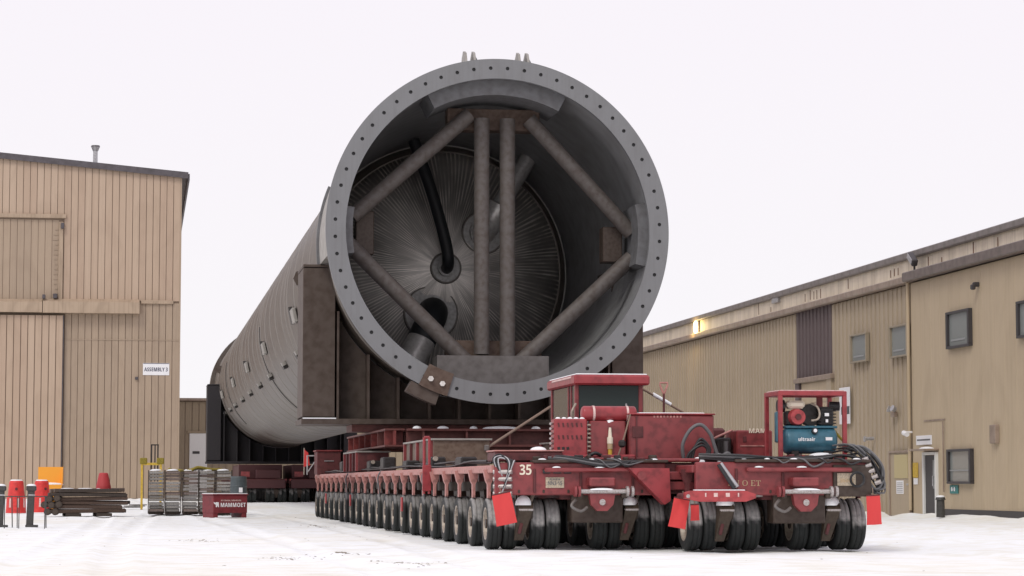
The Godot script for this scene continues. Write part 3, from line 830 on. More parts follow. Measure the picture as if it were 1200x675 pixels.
func build_vessel():
	var o := Vector3(AX, AY - 3.89, -110.0)
	var t := thing("steel_tower_vessel", "giant grey steel column vessel lying on its side, open skirt end forward", "vessel", o)
	var c := Vector3(AX, AY, 0)
	var R := 3.89
	# base ring with drilled anchor holes
	var s := Sh.new(o)
	var N := 60
	var r0 := 3.76; var r1 := 4.25; var rm := 4.02; var hr := 0.046
	for k in N:
		var ac := TAU * (k + 0.5) / N + PI / 2
		var hc := Vector3(AX + cos(ac) * rm, AY + sin(ac) * rm, FZ)
		var er := Vector3(cos(ac), sin(ac), 0); var et := Vector3(-sin(ac), cos(ac), 0)
		var ring := []; var hole := []
		for q in 16:
			var a := TAU * q / 16.0
			var m := maxf(absf(cos(a)), absf(sin(a)))
			var uu := cos(a) / m; var vv := sin(a) / m
			var rr := (rm + vv * (r1 - rm)) if vv > 0.0 else (rm + vv * (rm - r0))
			var an := ac - uu * PI / N
			ring.append(Vector3(AX + cos(an) * rr, AY + sin(an) * rr, FZ))
			hole.append(hc + (er * sin(a) - et * cos(a)) * hr)
		for q in 16:
			var e := (q + 1) % 16
			s.quad(ring[q], ring[e], hole[e], hole[q], Vector3.BACK)
			var mid: Vector3 = (hole[q] + hole[e]) / 2.0
			s.quad(hole[q], hole[e], hole[e] - Vector3(0, 0, 0.11), hole[q] - Vector3(0, 0, 0.11), (hc - mid).normalized())
	s.lathe(c, Vector3.BACK, [Vector2(r1, FZ - 0.12), Vector2(r1, FZ)], 120)
	s.lathe(c, Vector3.BACK, [Vector2(r0, FZ - 0.12), Vector2(r0, FZ)], 120, 0, TAU, false, 1.0, false)
	s.lathe(c, Vector3.BACK, [Vector2(r0, FZ - 0.12), Vector2(r1, FZ - 0.12)], 120, 0, TAU, false, 1.0, false)
	var fl := part("base_flange", s, M.primer, t)
	# black backing added in each hole, the shade of its depth put into colour
	for k in N:
		var ac := TAU * (k + 0.5) / N + PI / 2
		var b := Sh.new(o)
		var hc := Vector3(AX + cos(ac) * rm, AY + sin(ac) * rm, FZ - 0.03)
		b.cyl(hc - Vector3(0, 0, 0.08), hc, 0.0455, 0.0455, 12)
		part("bolt_hole_backing", b, M.black, fl)
	# compression ring and gussets behind the flange
	s = Sh.new(o); s.sector(c, 3.895, 4.2, FZ - 0.62, FZ - 0.56, 0, TAU, 96); part("chair_ring", s, M.primer, t)
	var gm := Sh.new(); gm.box(Vector3(4.04, 0, -0.34), Vector3(0.27, 0.025, 0.43))
	var gmm := gm.mesh()
	for k in N:
		part("gusset", gmm, M.primer, t, Vector3(AX, AY, FZ) - o, Vector3(0, 0, TAU * k / N))
	# skirt and its inner face
	s = Sh.new(o); s.sector(c, 3.83, R, -70.3, FZ - 0.121, 0, TAU, 112); part("skirt", s, M.inside, t)
	# outer courses; the skirt's own outside is the first
	var z := FZ - 0.125
	var i := 0
	var mats := [M.shell_a, M.shell_b, M.shell_c, M.shell_a]
	var cm := Sh.new(); cm.lathe(Vector3.ZERO, Vector3.BACK, [Vector2(R + 0.006, -3.56), Vector2(R + 0.006, 0)], 112)
	var cmm := cm.mesh()
	var wm := Sh.new(); wm.lathe(Vector3.ZERO, Vector3.BACK, [Vector2(R + 0.004, -0.09), Vector2(R + 0.024, -0.05), Vector2(R + 0.024, 0.05), Vector2(R + 0.004, 0.09)], 112)
	var wmm := wm.mesh()
	while z > -162.0:
		part("shell_course", cmm, mats[i % 4], t, Vector3(AX, AY, z) - o)
		part("weld_seam", wmm, M.seam, t, Vector3(AX, AY, z - 3.56) - o)
		if i % 5 == 1: part("weld_seam", wmm, M.seam, t, Vector3(AX, AY, z - 1.5) - o)
		z -= 3.56; i += 1
	s = Sh.new(o); s.sector(c, R, R + 0.05, -97.15, -96.95, deg_to_rad(178), deg_to_rad(238), 40); part("dark_band", s, M.seam_dark, t)
	s = Sh.new(o); s.sector(c, R, R + 0.05, -136.3, -136.0, deg_to_rad(170), deg_to_rad(226), 40); part("dark_band", s, M.seam_dark, t)
	# far dished end
	s = Sh.new(o)
	var pr := []
	for k in 13:
		var e := PI / 2 * k / 12
		pr.append(Vector2((R + 0.006) * cos(e), z - sin(e) * 1.95))
	s.lathe(c, Vector3.BACK, pr, 64, 0, TAU, true); part("far_head", s, M.shell_b, t)
	# far collar seen at the silhouette
	s = Sh.new(o); s.sector(c, R, R + 0.3, -160.0, -157.6, 0, TAU, 64); part("end_ring", s, M.shell_c, t)
	# insulation clips on the shell: large pale plates and small dark angle cleats
	for e in [-75.5, -94.2, -109.6, -126.3, -143.4]:
		var p := polar(R + 0.1, 193, e)
		var b := Basis(Vector3.BACK, deg_to_rad(193))
		var q := Sh.new(o); q.box(p, Vector3(0.12, 0.45, 1.1), 0.02, b); var cl := part("clip_plate", q, M.wear_pad, t)
		q = Sh.new(o); q.box(polar(R + 0.1, 192, e - 0.9), Vector3(0.12, 0.55, 0.4), 0.0, b); part("clip_foot", q, M.seam_dark, cl)
	for e in [-79.5, -87.1, -96.7, -105.4, -114.6, -123.4, -132.7, -140.0, -148.7]:
		var b := Basis(Vector3.BACK, deg_to_rad(208.7))
		var q := Sh.new(o); q.box(polar(R + 0.1, 208.7, e), Vector3(0.14, 0.24, 0.7), 0.0, b); var cl := part("angle_cleat", q, M.seam_dark, t)
		q = Sh.new(o); q.box(polar(R + 0.1, 207.6, e + 0.3), Vector3(0.16, 0.14, 0.5), 0.0, b); part("cleat_lip", q, M.wear_pad, cl)
	for e in [[168.0, -148.0], [188.0, -150.0], [200.0, -151.0], [182.0, -70.5]]:
		var b := Basis(Vector3.BACK, deg_to_rad(e[0]))
		var q := Sh.new(o); q.prism(polar(R, e[0], e[1]), b.x, b.y, PackedVector2Array([Vector2(0, -0.25), Vector2(0.25, -0.2), Vector2(0.34, 0), Vector2(0.25, 0.2), Vector2(0, 0.25)]), 0.08)
		part("pad_eye", q, M.saddle_lit, t)
	# dished bottom head, bulging toward the open end
	pr = []
	for k in 25:
		var e := PI / 2 * k / 24
		pr.append(Vector2(0.02 + 3.81 * sin(e), -70.0 + 2.0 * cos(e)))
	pr.reverse()
	s = Sh.new(o)
	var pa := pr.slice(6)
	s.lathe(c, Vector3.BACK, pa, 128, 0, TAU, true, 1.0); part("bottom_head", s, M.head, t)
	s = Sh.new(o); s.lathe(c, Vector3.BACK, pr.slice(0, 7), 128, 0, TAU, true); part("head_knuckle", s, M.knuckle, t)
	s = Sh.new(o); s.sector(c, 3.74, 3.83, -69.85, -69.72, 0, TAU, 96); part("head_weld", s, M.weld_light, t)
	s = Sh.new(o); s.sector(c, 3.52, 3.56, -69.25, -69.2, deg_to_rad(-40), deg_to_rad(150), 64); part("head_weld", s, M.knuckle, t)
	# nozzles on the head, each with its reinforcing pad
	for q in [[Vector2(0, 0), 0.44, -67.98, 0.24], [Vector2(-0.42, -1.3), 0.78, -68.1, 0.52], [Vector2(1.1, 1.05), 0.62, -68.1, 0.4]]:
		var pc := Vector3(AX + q[0].x, AY + q[0].y, q[2])
		s = Sh.new(o); s.cyl(pc - Vector3(0, 0, 0.3), pc + Vector3(0, 0, 0.035), q[1], q[1], 40); part("nozzle_pad", s, M.nozzle, t)
		s = Sh.new(o); s.lathe(pc, Vector3.BACK, [Vector2(q[1] + 0.02, 0.0), Vector2(q[1], 0.055), Vector2(q[1] - 0.04, 0.055)], 40); part("pad_weld", s, M.seam, t)
		s = Sh.new(o); s.cyl(pc, pc + Vector3(0, 0, 0.2), q[3], q[3], 32); part("nozzle_neck", s, M.nozzle, t)
	# piping inside the skirt
	s = Sh.new(o)
	s.tube(Sh.smooth([Vector3(8.6, 7.24, -67.95), Vector3(8.6, 7.24, -67.6), Vector3(8.58, 7.4, -67.3), Vector3(8.5, 7.9, -67.25), Vector3(8.15, 9.2, -67.3), Vector3(7.75, 10.4, -67.4), Vector3(7.6, 10.85, -67.45)], 8), 0.17, 18)
	part("drain_pipe", s, M.pipe_dark, t)
	s = Sh.new(o)
	s.tube(Sh.smooth([Vector3(8.18, 5.94, -67.95), Vector3(8.18, 5.92, -67.5), Vector3(8.05, 5.65, -67.05), Vector3(7.78, 5.1, -66.9)], 8), 0.42, 28)
	part("outlet_elbow", s, M.pipe_dark, t)
	s = Sh.new(o); s.cyl(Vector3(7.78, 5.1, -66.9), Vector3(7.05, 3.72, -66.5), 0.4, 0.4, 32); part("outlet_pipe", s, M.bright, t)
	s = Sh.new(o); s.tube(Sh.smooth([Vector3(9.7, 8.29, -67.95), Vector3(9.7, 8.31, -67.55), Vector3(9.85, 8.6, -67.2), Vector3(10.05, 9.0, -67.1)], 8), 0.33, 24); part("inlet_elbow", s, M.bright, t)
	s = Sh.new(o); s.cyl(Vector3(10.05, 9.0, -67.1), Vector3(11.1, 10.75, -67.0), 0.25, 0.25, 24); part("inlet_pipe", s, M.nozzle, t)
	# transport bracing: shoes against the skirt and the six pipes between them
	var Zb := -58.95
	for q in [[90.0, 27.0, 3.42], [0.0, 12.0, 3.56], [180.0, 9.0, 3.56]]:
		s = Sh.new(o); s.sector(c, q[2], 3.825, Zb - 0.75, Zb + 0.95, deg_to_rad(q[0] - q[1]), deg_to_rad(q[0] + q[1]), 20)
		part("brace_shoe", s, M.pad_grey, t)
	var poly := PackedVector2Array()
	for k in 17:
		var a := deg_to_rad(-90 - 21.5 + 43.0 * k / 16)
		poly.append(Vector2(cos(a) * 3.825, sin(a) * 3.825))
	poly.append(Vector2(1.4, -3.02)); poly.append(Vector2(-1.4, -3.02))
	s = Sh.new(o); s.prism(Vector3(AX, AY, Zb - 0.7), Vector3.RIGHT, Vector3.UP, poly, 1.05); part("brace_shoe", s, M.pad_shoe, t)
	s = Sh.new(o); s.box(Vector3(8.7, 10.22, Zb - 0.5), Vector3(2.35, 0.55, 0.5), 0.02); part("bearing_plate", s, M.pad_brown, t)
	s = Sh.new(o); s.box(Vector3(8.72, 4.42, Zb - 0.5), Vector3(2.4, 0.42, 0.5), 0.02); part("bearing_plate", s, M.pad_brown, t)
	s = Sh.new(o); s.box(Vector3(5.45, 7.3, Zb - 0.5), Vector3(0.45, 1.1, 0.5), 0.02); part("bearing_plate", s, M.greasy, t)
	s = Sh.new(o); s.box(Vector3(11.75, 7.1, Zb - 0.5), Vector3(0.5, 0.9, 0.5), 0.02); part("bearing_plate", s, M.greasy, t)
	for q in [[8.36, 10.2, 8.36, 4.27], [9.01, 10.2, 9.01, 4.2], [8.05, 10.3, 5.1, 7.67], [9.55, 10.21, 12.18, 7.37], [5.02, 6.99, 7.97, 4.09], [12.18, 6.74, 9.34, 4.09]]:
		s = Sh.new(o); s.cyl(Vector3(q[0], q[1], Zb), Vector3(q[2], q[3], Zb), 0.195, 0.195, 24); part("brace_pipe", s, M.brace, t)
	s = Sh.new(o); s.tube(Sh.smooth([Vector3(12.36, 6.6, Zb + 0.5), Vector3(12.52, 6.7, Zb + 0.6), Vector3(12.56, 7.0, Zb + 0.6), Vector3(12.45, 7.2, Zb + 0.5)], 5), 0.035); part("lifting_eye", s, M.primer, t)
	# bolted brown bracket on the flange's lower left
	s = Sh.new(o); s.sector(c, 3.7, 4.27, FZ + 0.004, FZ + 0.05, deg_to_rad(242.5), deg_to_rad(252.5), 8); var bk := part("flange_bracket", s, M.pad_brown, t)
	for e in [245.2, 249.6]:
		s = Sh.new(o); s.cyl(polar(4.02, e, FZ + 0.05), polar(4.02, e, FZ + 0.13), 0.07, 0.07, 6); part("bolt", s, M.bright, bk)
	s = Sh.new(o); s.sector(c, 4.27, 4.55, FZ - 0.5, FZ - 0.02, deg_to_rad(240), deg_to_rad(250), 8); part("support_arm", s, M.saddle_lit, t)
	# trunnion lugs on top
	for x in [8.06, 9.42]:
		for e in [-0.1, 0.12]:
			s = Sh.new(o); s.prism(Vector3(x + e, 11.05, -59.6), Vector3.BACK, Vector3.UP, PackedVector2Array([Vector2(0, 0), Vector2(1.0, 0), Vector2(0.95, 0.5), Vector2(0.75, 0.8), Vector2(0.5, 0.88), Vector2(0.25, 0.74), Vector2(0.05, 0.4)]), 0.06)
			part("lifting_lug", s, M.wear_pad, t)
		s = Sh.new(o); s.prism(Vector3(x + 0.2, 11.05, -59.4), Vector3.RIGHT, Vector3.UP, PackedVector2Array([Vector2(0, 0), Vector2(0.42, 0), Vector2(0.0, 0.8)]), 0.05)
		part("lug_gusset", s, M.primer, t)
	# pale wear plate over the saddle's left horn
	s = Sh.new(o); s.sector(c, R + 0.01, R + 0.2, -62.1, -58.7, deg_to_rad(157), deg_to_rad(187), 24); part("wear_plate", s, M.wear_pad, t)
	s = Sh.new(o); s.sector(c, R + 0.2, R + 0.27, -62.1, -61.95, deg_to_rad(158), deg_to_rad(188), 24); part("wear_plate_rim", s, M.pad_grey, t)
	for e in [-58.5, -58.75]:
		s = Sh.new(o); s.sector(c, R + 0.01, R + 0.12, e - 0.05, e + 0.05, deg_to_rad(150), deg_to_rad(262), 40); part("skirt_stiffener", s, M.steel, t)

# ------------------------------------------------------------------ saddles, girders
func make_saddle(label: String, at: Vector3, lit: Material, dark: Material, y0: float, ytop: float, hw: float, depth: float) -> Node3D:
	var t := thing("transport_saddle", label, "saddle", at)
	var rc := 3.97
	var cy := AY - at.y
	for zz in [-0.06, -depth + 0.06]:
		var poly := PackedVector2Array([Vector2(-hw, 0), Vector2(hw, 0), Vector2(hw, ytop - y0)])
		var ah := asin((ytop - AY) / rc)
		var px := rc * cos(ah)
		for k in 33:
			var a := lerpf(ah, -PI - ah, k / 32.0)
			poly.append(Vector2(rc * cos(a), cy - 0.0 + rc * sin(a)))
		poly.append(Vector2(-hw, ytop - y0))
		var s := Sh.new()
		s.prism(Vector3(0, 0, (-0.75 if zz > -0.1 else -depth)), Vector3.RIGHT, Vector3.UP, poly, 0.07)
		part("web_plate", s, dark, t)
	for x in [-3.58, -2.78, -2.0, -1.18, -0.4, 0.4, 1.18, 2.0, 2.78, 3.58]:
		var top: float = cy - sqrt(maxf(0.0, rc * rc - x * x)) if absf(x) < rc else ytop - y0
		var s := Sh.new(); s.box(Vector3(x, top / 2 + 0.05, -0.34), Vector3(0.06, top - 0.1, 0.66), 0.005); part("stiffener", s, lit, t)
		s = Sh.new(); s.box(Vector3(x, top / 2 + 0.05, -depth + 0.4), Vector3(0.06, top - 0.1, 0.6), 0.0); part("stiffener", s, dark, t)
	for e in [-1, 1]:
		var s := Sh.new(); s.box(Vector3(e * (hw - 0.4), (ytop - y0) / 2 + 0.08, -0.04), Vector3(0.84, ytop - y0 - 0.2, 0.07), 0.01); part("face_plate", s, lit, t)
		s = Sh.new(); s.box(Vector3(e * (hw - 0.02), (ytop - y0) / 2 + 0.08, -depth / 2), Vector3(0.06, ytop - y0 - 0.2, depth - 0.02), 0.01); part("side_plate", s, lit, t)
		s = Sh.new(); s.box(Vector3(e * (hw - 0.38), ytop - y0 + 0.03, -depth / 2), Vector3(0.8, 0.07, depth + 0.05), 0.01); part("top_plate", s, lit, t)
	var b := Sh.new(); b.box(Vector3(0, 0.06, -depth / 2), Vector3(hw * 2 + 0.1, 0.14, depth + 0.16), 0.01); part("base_plate", b, lit, t)
	return t

func build_saddles():
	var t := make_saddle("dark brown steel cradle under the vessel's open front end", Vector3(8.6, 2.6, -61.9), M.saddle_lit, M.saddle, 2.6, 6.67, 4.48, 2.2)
	var s := Sh.new(); s.box(Vector3(-4.06, 0.14, 0.05), Vector3(0.86, 0.03, 0.1)); part("frost_line", s, M.frost, t)
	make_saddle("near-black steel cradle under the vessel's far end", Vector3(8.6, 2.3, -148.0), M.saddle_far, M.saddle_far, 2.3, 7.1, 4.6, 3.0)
	# load girders on the front trailers
	for x in [6.15, 10.7]:
		t = thing("load_girder", "red brown girder along the deck at the %s edge of the cradle" % ("left" if x < 8 else "right"), "girder", Vector3(x, 1.95, -64.0), "girders under the front cradle")
		s = Sh.new(); s.box(Vector3(0, 0.43, 0), Vector3(0.5, 0.05, 11), 0.01); part("top_flange", s, M.beam_red, t)
		s = Sh.new(); s.box(Vector3(0, 0.03, 0), Vector3(0.5, 0.05, 11), 0.01); part("bottom_flange", s, M.beam_red, t)
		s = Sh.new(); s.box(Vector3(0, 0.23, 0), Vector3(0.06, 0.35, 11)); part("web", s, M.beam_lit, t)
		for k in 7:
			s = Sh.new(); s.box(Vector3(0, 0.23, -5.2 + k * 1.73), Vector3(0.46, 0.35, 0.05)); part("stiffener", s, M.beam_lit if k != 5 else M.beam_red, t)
	var gl := ["red brown cross girder at the front of the load frame, snow on top", "red brown cross girder under the middle of the cradle", "red brown cross girder at the back of the load frame"]
	for k in 3:
		t = thing("cross_girder", gl[k], "girder", Vector3(8.43, 1.95, [-58.75, -63.0, -68.0][k]), "cross girders of the load frame")
		s = Sh.new(); s.box(Vector3(0, 0.42, 0.3), Vector3(4.0, 0.06, 0.5), 0.01); part("top_flange", s, M.beam_red, t)
		s = Sh.new(); s.box(Vector3(0, 0.03, 0.3), Vector3(4.0, 0.06, 0.5), 0.01); part("bottom_flange", s, M.beam_red, t)
		s = Sh.new(); s.box(Vector3(0, 0.22, 0.2), Vector3(4.0, 0.34, 0.06)); part("web", s, M.beam_red, t)
		for e in 4:
			s = Sh.new(); s.box(Vector3(-1.6 + e * 1.07, 0.22, 0.36), Vector3(0.05, 0.34, 0.28)); part("stiffener", s, M.beam_red, t)
		if k == 0:
			for e in [[-1.75, 0.12], [-1.1, 0.16], [-0.35, 0.1], [0.35, 0.5], [1.2, 0.12], [1.7, 0.1]]:
				snow_on(t, Vector3(8.43 + e[0], 2.4, -58.4), Vector3(e[1], 0.07, 0.15))
	# wide spreader plate between girders and cradle
	t = thing("spreader_beam", "long dark red transverse beam directly under the front cradle", "beam", Vector3(8.6, 2.4, -62.9))
	s = Sh.new(); s.box(Vector3(0, 0.1, 0), Vector3(6.4, 0.19, 1.6), 0.01); part("beam", s, M.beam_red, t)
	# pedestals
	var pl := [["brown plate-faced pedestal box standing on the left trailer deck", 6.68, -52.8, 1.2, 5.4, 0.66], ["dull red pedestal block under the left load girder", 5.98, -64.2, 0.8, 4.0, 0.56], ["dull red pedestal block under the right load girder", 10.5, -64.2, 0.8, 4.0, 0.56], ["brown plate-faced pedestal box standing on the right trailer deck", 9.9, -52.8, 1.2, 5.4, 0.66]]
	for q in pl:
		t = thing("pedestal", q[0], "pedestal", Vector3(q[1], 1.345, q[2]), "pedestals on the trailer decks")
		s = Sh.new(); s.box(Vector3(0, q[5] / 2, 0), Vector3(q[3], q[5] - 0.06, q[4]), 0.01); part("body", s, M.box_plate if q[3] > 1.0 else M.red_dark, t)
		s = Sh.new(); s.box(Vector3(0, q[5] - 0.02, 0), Vector3(q[3] + 0.1, 0.04, q[4] + 0.1), 0.005); part("top_plate", s, M.wear_pad, t)
		for k in 5:
			s = Sh.new(); s.box(Vector3(-q[3] / 2 - 0.03, q[5] / 2, q[4] * (k / 4.0 - 0.5) * 0.94), Vector3(0.06, q[5] - 0.08, 0.12)); part("rib", s, M.red if k % 2 == 0 else M.red_dark, t)

# ------------------------------------------------------------------ trailers
func make_wheel_meshes(lim := 0.56, pale := 0.4) -> Array:
	var s := Sh.new()
	var nz := FastNoiseLite.new(); nz.seed = 77; nz.frequency = 2.2; nz.fractal_octaves = 3
	var hw := 0.122
	var prof := [Vector2(0.24, -hw + 0.02), Vector2(0.3, -hw), Vector2(0.36, -hw), Vector2(0.395, -hw + 0.018), Vector2(0.412, -hw + 0.045), Vector2(0.412, -0.05), Vector2(0.4, -0.044), Vector2(0.4, -0.034), Vector2(0.412, -0.028), Vector2(0.412, 0.028), Vector2(0.4, 0.034), Vector2(0.4, 0.044), Vector2(0.412, 0.05), Vector2(0.412, hw - 0.045), Vector2(0.395, hw - 0.018), Vector2(0.36, hw), Vector2(0.3, hw), Vector2(0.24, hw - 0.02)]
	var seg := 44
	var i0 := 0
	for j in prof.size():
		var p: Vector2 = prof[j]
		var a: Vector2 = prof[maxi(j - 1, 0)]; var b: Vector2 = prof[mini(j + 1, prof.size() - 1)]
		var n2 := Vector2(b.y - a.y, a.x - b.x).normalized()
		for k in seg + 1:
			var t := TAU * k / seg
			var rad := Vector3(0, cos(t), sin(t))
			# frost with sky reflection put into the tread colour, upper front quarter, ragged below
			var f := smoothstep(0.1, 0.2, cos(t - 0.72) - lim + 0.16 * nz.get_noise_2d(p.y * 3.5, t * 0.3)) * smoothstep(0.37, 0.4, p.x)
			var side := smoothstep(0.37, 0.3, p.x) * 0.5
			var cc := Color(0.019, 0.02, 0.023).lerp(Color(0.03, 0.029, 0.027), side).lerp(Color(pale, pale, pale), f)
			s.vert(rad * p.x + Vector3(p.y, 0, 0), (rad * n2.x + Vector3(n2.y, 0, 0)).normalized(), Vector2.ZERO, cc)
	for j in prof.size() - 1:
		for k in seg:
			var q := j * (seg + 1) + k
			s.tri_i(q, q + 1, q + seg + 2); s.tri_i(q, q + seg + 2, q + seg + 1)
	var r := Sh.new()
	for e in [-1.0, 1.0]:
		var d := Vector3(e, 0, 0)
		r.lathe(Vector3.ZERO, d, [Vector2(0.262, 0.085), Vector2(0.262, 0.112), Vector2(0.235, 0.108), Vector2(0.215, 0.04), Vector2(0.15, 0.02), Vector2(0.11, 0.035), Vector2(0.1, 0.08), Vector2(0.06, 0.09), Vector2(0.0, 0.09)], 24, 0, TAU, false, 1.0, false)
	return [s.mesh(), r.mesh()]

func make_trailer(label: String, at: Vector3, lines: int, wm: Array, front := true, pale := true) -> Node3D:
	var t := thing("platform_trailer", label, "trailer", at, "red platform trailers")
	var P := 1.8
	var L := (lines - 1) * P
	var s := Sh.new(); s.box(Vector3(0, 1.06, -L / 2), Vector3(0.62, 0.52, L + 1.1), 0.02); part("main_spine", s, M.red_dark, t)
	s = Sh.new(); s.box(Vector3(0, 1.285, -L / 2 - 0.01), Vector3(2.72, 0.1, L + 1.2), 0.01); part("deck", s, M.red_dark, t)
	for e in [-1, 1]:
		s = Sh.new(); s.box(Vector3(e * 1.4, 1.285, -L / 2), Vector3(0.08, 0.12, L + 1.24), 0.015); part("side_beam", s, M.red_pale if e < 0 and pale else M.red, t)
	var cm := Sh.new(); cm.box(Vector3(0, 1.16, 0), Vector3(2.6, 0.14, 0.12)); var cmm := cm.mesh()
	var bm := Sh.new()
	bm.prism(Vector3(0, 0, -0.07), Vector3.RIGHT, Vector3.UP, PackedVector2Array([Vector2(-0.095, 1.28), Vector2(-0.055, 1.1), Vector2(-0.024, 1.04), Vector2(-0.022, 0.82), Vector2(0.022, 0.82), Vector2(0.024, 1.04), Vector2(0.055, 1.1), Vector2(0.095, 1.28)]), 0.14)
	var bmm := bm.mesh()
	var am := Sh.new()
	am.cyl(Vector3(0, 0.92, -0.05), Vector3(0, 1.2, -0.05), 0.24, 0.24, 18)
	am.prism(Vector3(-0.13, 0, 0), Vector3.BACK, Vector3.UP, PackedVector2Array([Vector2(-0.25, 0.95), Vector2(0.22, 0.95), Vector2(0.44, 0.72), Vector2(0.46, 0.6), Vector2(0.4, 0.5), Vector2(0.2, 0.26), Vector2(-0.1, 0.28), Vector2(-0.05, 0.6)]), -0.26)
	am.cyl(Vector3(-0.58, 0.41, 0), Vector3(0.58, 0.41, 0), 0.075, 0.075, 12)
	var amm := am.mesh()
	var cyl := Sh.new(); cyl.cyl(Vector3(0, 0.5, 0.3), Vector3(0, 0.95, 0.05), 0.06, 0.06, 10); var cylm := cyl.mesh()
	for i in lines:
		var z := -i * P
		part("cross_beam", cmm, M.red_dark, t, Vector3(0, 0, z))
		for e in [-1, 1]:
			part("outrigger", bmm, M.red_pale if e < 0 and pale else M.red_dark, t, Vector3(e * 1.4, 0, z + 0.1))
			part("bogie_arm", amm, M.greasy, t, Vector3(e * 0.86, 0, z))
			for w in [-0.47, -0.215, 0.215, 0.47]:
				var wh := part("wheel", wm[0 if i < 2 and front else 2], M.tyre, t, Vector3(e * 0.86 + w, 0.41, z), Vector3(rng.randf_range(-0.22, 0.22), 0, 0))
				part("rim", wm[1], M.rim, wh)
	if not front: return t
	# front crossmember
	var F := 0.62
	s = Sh.new(); s.box(Vector3(0, 1.13, F), Vector3(2.78, 0.52, 0.14), 0.02); part("front_plate", s, M.red, t)
	s = Sh.new(); s.box(Vector3(0.32, 1.41, F - 0.02), Vector3(2.2, 0.05, 0.34), 0.012); part("top_lip", s, M.greasy, t)
	s = Sh.new(); s.box(Vector3(0.25, 1.27, F + 0.13), Vector3(1.7, 0.07, 0.12), 0.02); part("front_rail", s, M.red, t)
	s = Sh.new(); s.box(Vector3(0.28, 0.66, F - 0.18), Vector3(0.84, 0.46, 0.42), 0.02); part("tow_box", s, M.greasy, t)
	s = Sh.new(); s.box(Vector3(0.3, 1.08, F + 0.22), Vector3(0.42, 0.14, 0.3), 0.02); part("hitch_bracket", s, M.red, t)
	s = Sh.new(); s.prism(Vector3(0.08, 0, F + 0.2), Vector3.RIGHT, Vector3.UP, PackedVector2Array([Vector2(0, 0.95), Vector2(0.44, 0.95), Vector2(0.4, 0.72), Vector2(0.3, 0.62), Vector2(0.14, 0.62), Vector2(0.04, 0.72)]), 0.14); var hb := part("tow_eye", s, M.red, t)
	s = Sh.new(); s.cyl(Vector3(-0.1, 0.93, F + 0.36), Vector3(0.7, 0.93, F + 0.36), 0.035, 0.035, 12); part("hitch_pin", s, M.chrome, hb)
	s = Sh.new(); s.cyl(Vector3(0.3, 0.76, F + 0.33), Vector3(0.3, 0.76, F + 0.36), 0.05, 0.05, 12); part("bolt", s, M.chrome, hb)
	for e in [-0.16, -0.1, 0.68, 0.76]:
		s = Sh.new(); s.cyl(Vector3(e, 0.93, F + 0.36), Vector3(e + 0.04, 0.93, F + 0.36), 0.085, 0.085, 12); part("pin_collar", s, M.chrome if e > 0 else M.red, hb)
	s = Sh.new(); s.tube(Sh.smooth([Vector3(-0.12, 0.8, F + 0.3), Vector3(-0.2, 0.7, F + 0.36), Vector3(-0.05, 0.62, F + 0.34), Vector3(0.06, 0.68, F + 0.3)], 5), 0.025); part("safety_chain", s, M.steel, t)
	for e in [-1, 1]:
		s = Sh.new(); s.box(Vector3(e * 0.86, 0.64, 0.56), Vector3(0.24, 0.045, 0.05), 0.015); part("bogie_pin", s, M.chrome, t)
		s = Sh.new(); s.hexa([Vector3(e * 0.86 - 0.18, 0.15, 0.43), Vector3(e * 0.86 - 0.04, 0.15, 0.43), Vector3(e * 0.86 - 0.04, 0.15, 0.47), Vector3(e * 0.86 - 0.18, 0.15, 0.47), Vector3(e * 0.86 - 0.11, 0.92, 0.36), Vector3(e * 0.86 + 0.11, 0.92, 0.36), Vector3(e * 0.86 + 0.11, 0.66, 0.58), Vector3(e * 0.86 - 0.11, 0.66, 0.58)]); part("bogie_fork", s, M.fork, t)
		snow_on(t, at + Vector3(e * 0.86 - 0.03, 0.71, 0.5), Vector3(0.145, 0.16, 0.09))
		s = Sh.new(); s.box(Vector3(e * 0.86 - 0.09, 0.34, 0.525), Vector3(0.055, 0.18, 0.03), 0.012, Basis(Vector3.BACK, -0.25)); part("fork_slot", s, M.red_dark, t)
		s = Sh.new(); s.cyl(Vector3(e * 0.86 + 0.16, 0.92, 0.35), Vector3(e * 0.86 + 0.08, 0.76, 0.47), 0.03, 0.03, 8); part("steering_rod", s, M.rim, t)
	for e in [[-0.62, 0.07], [-0.25, 0.05], [0.2, 0.09], [0.62, 0.06], [1.2, 0.08]]:
		snow_on(t, at + Vector3(e[0], 1.432, F + 0.06), Vector3(e[1], 0.025, 0.06))
	for e in [[-0.4, 0.08], [0.3, 0.1]]:
		snow_on(t, at + Vector3(e[0], 1.305, F + 0.14), Vector3(e[1], 0.025, 0.05))
	for k in 14:
		var x := -0.7 + k * 0.145 + rng.randf_range(-0.05, 0.05)
		var hh := rng.randf_range(0.03, 0.09)
		s = Sh.new(); s.box(Vector3(x, 1.435 + hh / 2, F - rng.randf_range(0.0, 0.14)), Vector3(rng.randf_range(0.05, 0.16), hh, 0.09), 0.012); part("ledge_fitting", s, [M.greasy, M.red_dark, M.engine, M.red][rng.randi() % 4], t)
	for k in 6:
		s = Sh.new(); s.box(Vector3(-1.0 + k * 0.4, 0.93, F + 0.075), Vector3(0.035, 0.05, 0.02), 0.006); part("bolt", s, M.greasy, t)
	for k in 4:
		var x := rng.randf_range(-0.6, 0.9)
		var w := rng.randf_range(0.15, 0.7)
		s = Sh.new(); s.tube(Sh.smooth([Vector3(x, 1.45, F + 0.05), Vector3(x + w * 0.2, 1.43, F + 0.18), Vector3(x + w * 0.5, 1.43 - w * rng.randf_range(0.05, 0.3), F + 0.2), Vector3(x + w, 1.43, F + 0.12)], 5), rng.randf_range(0.01, 0.018), 7); part("drooping_hose", s, [M.hose, M.hose_grey][k % 2], t)
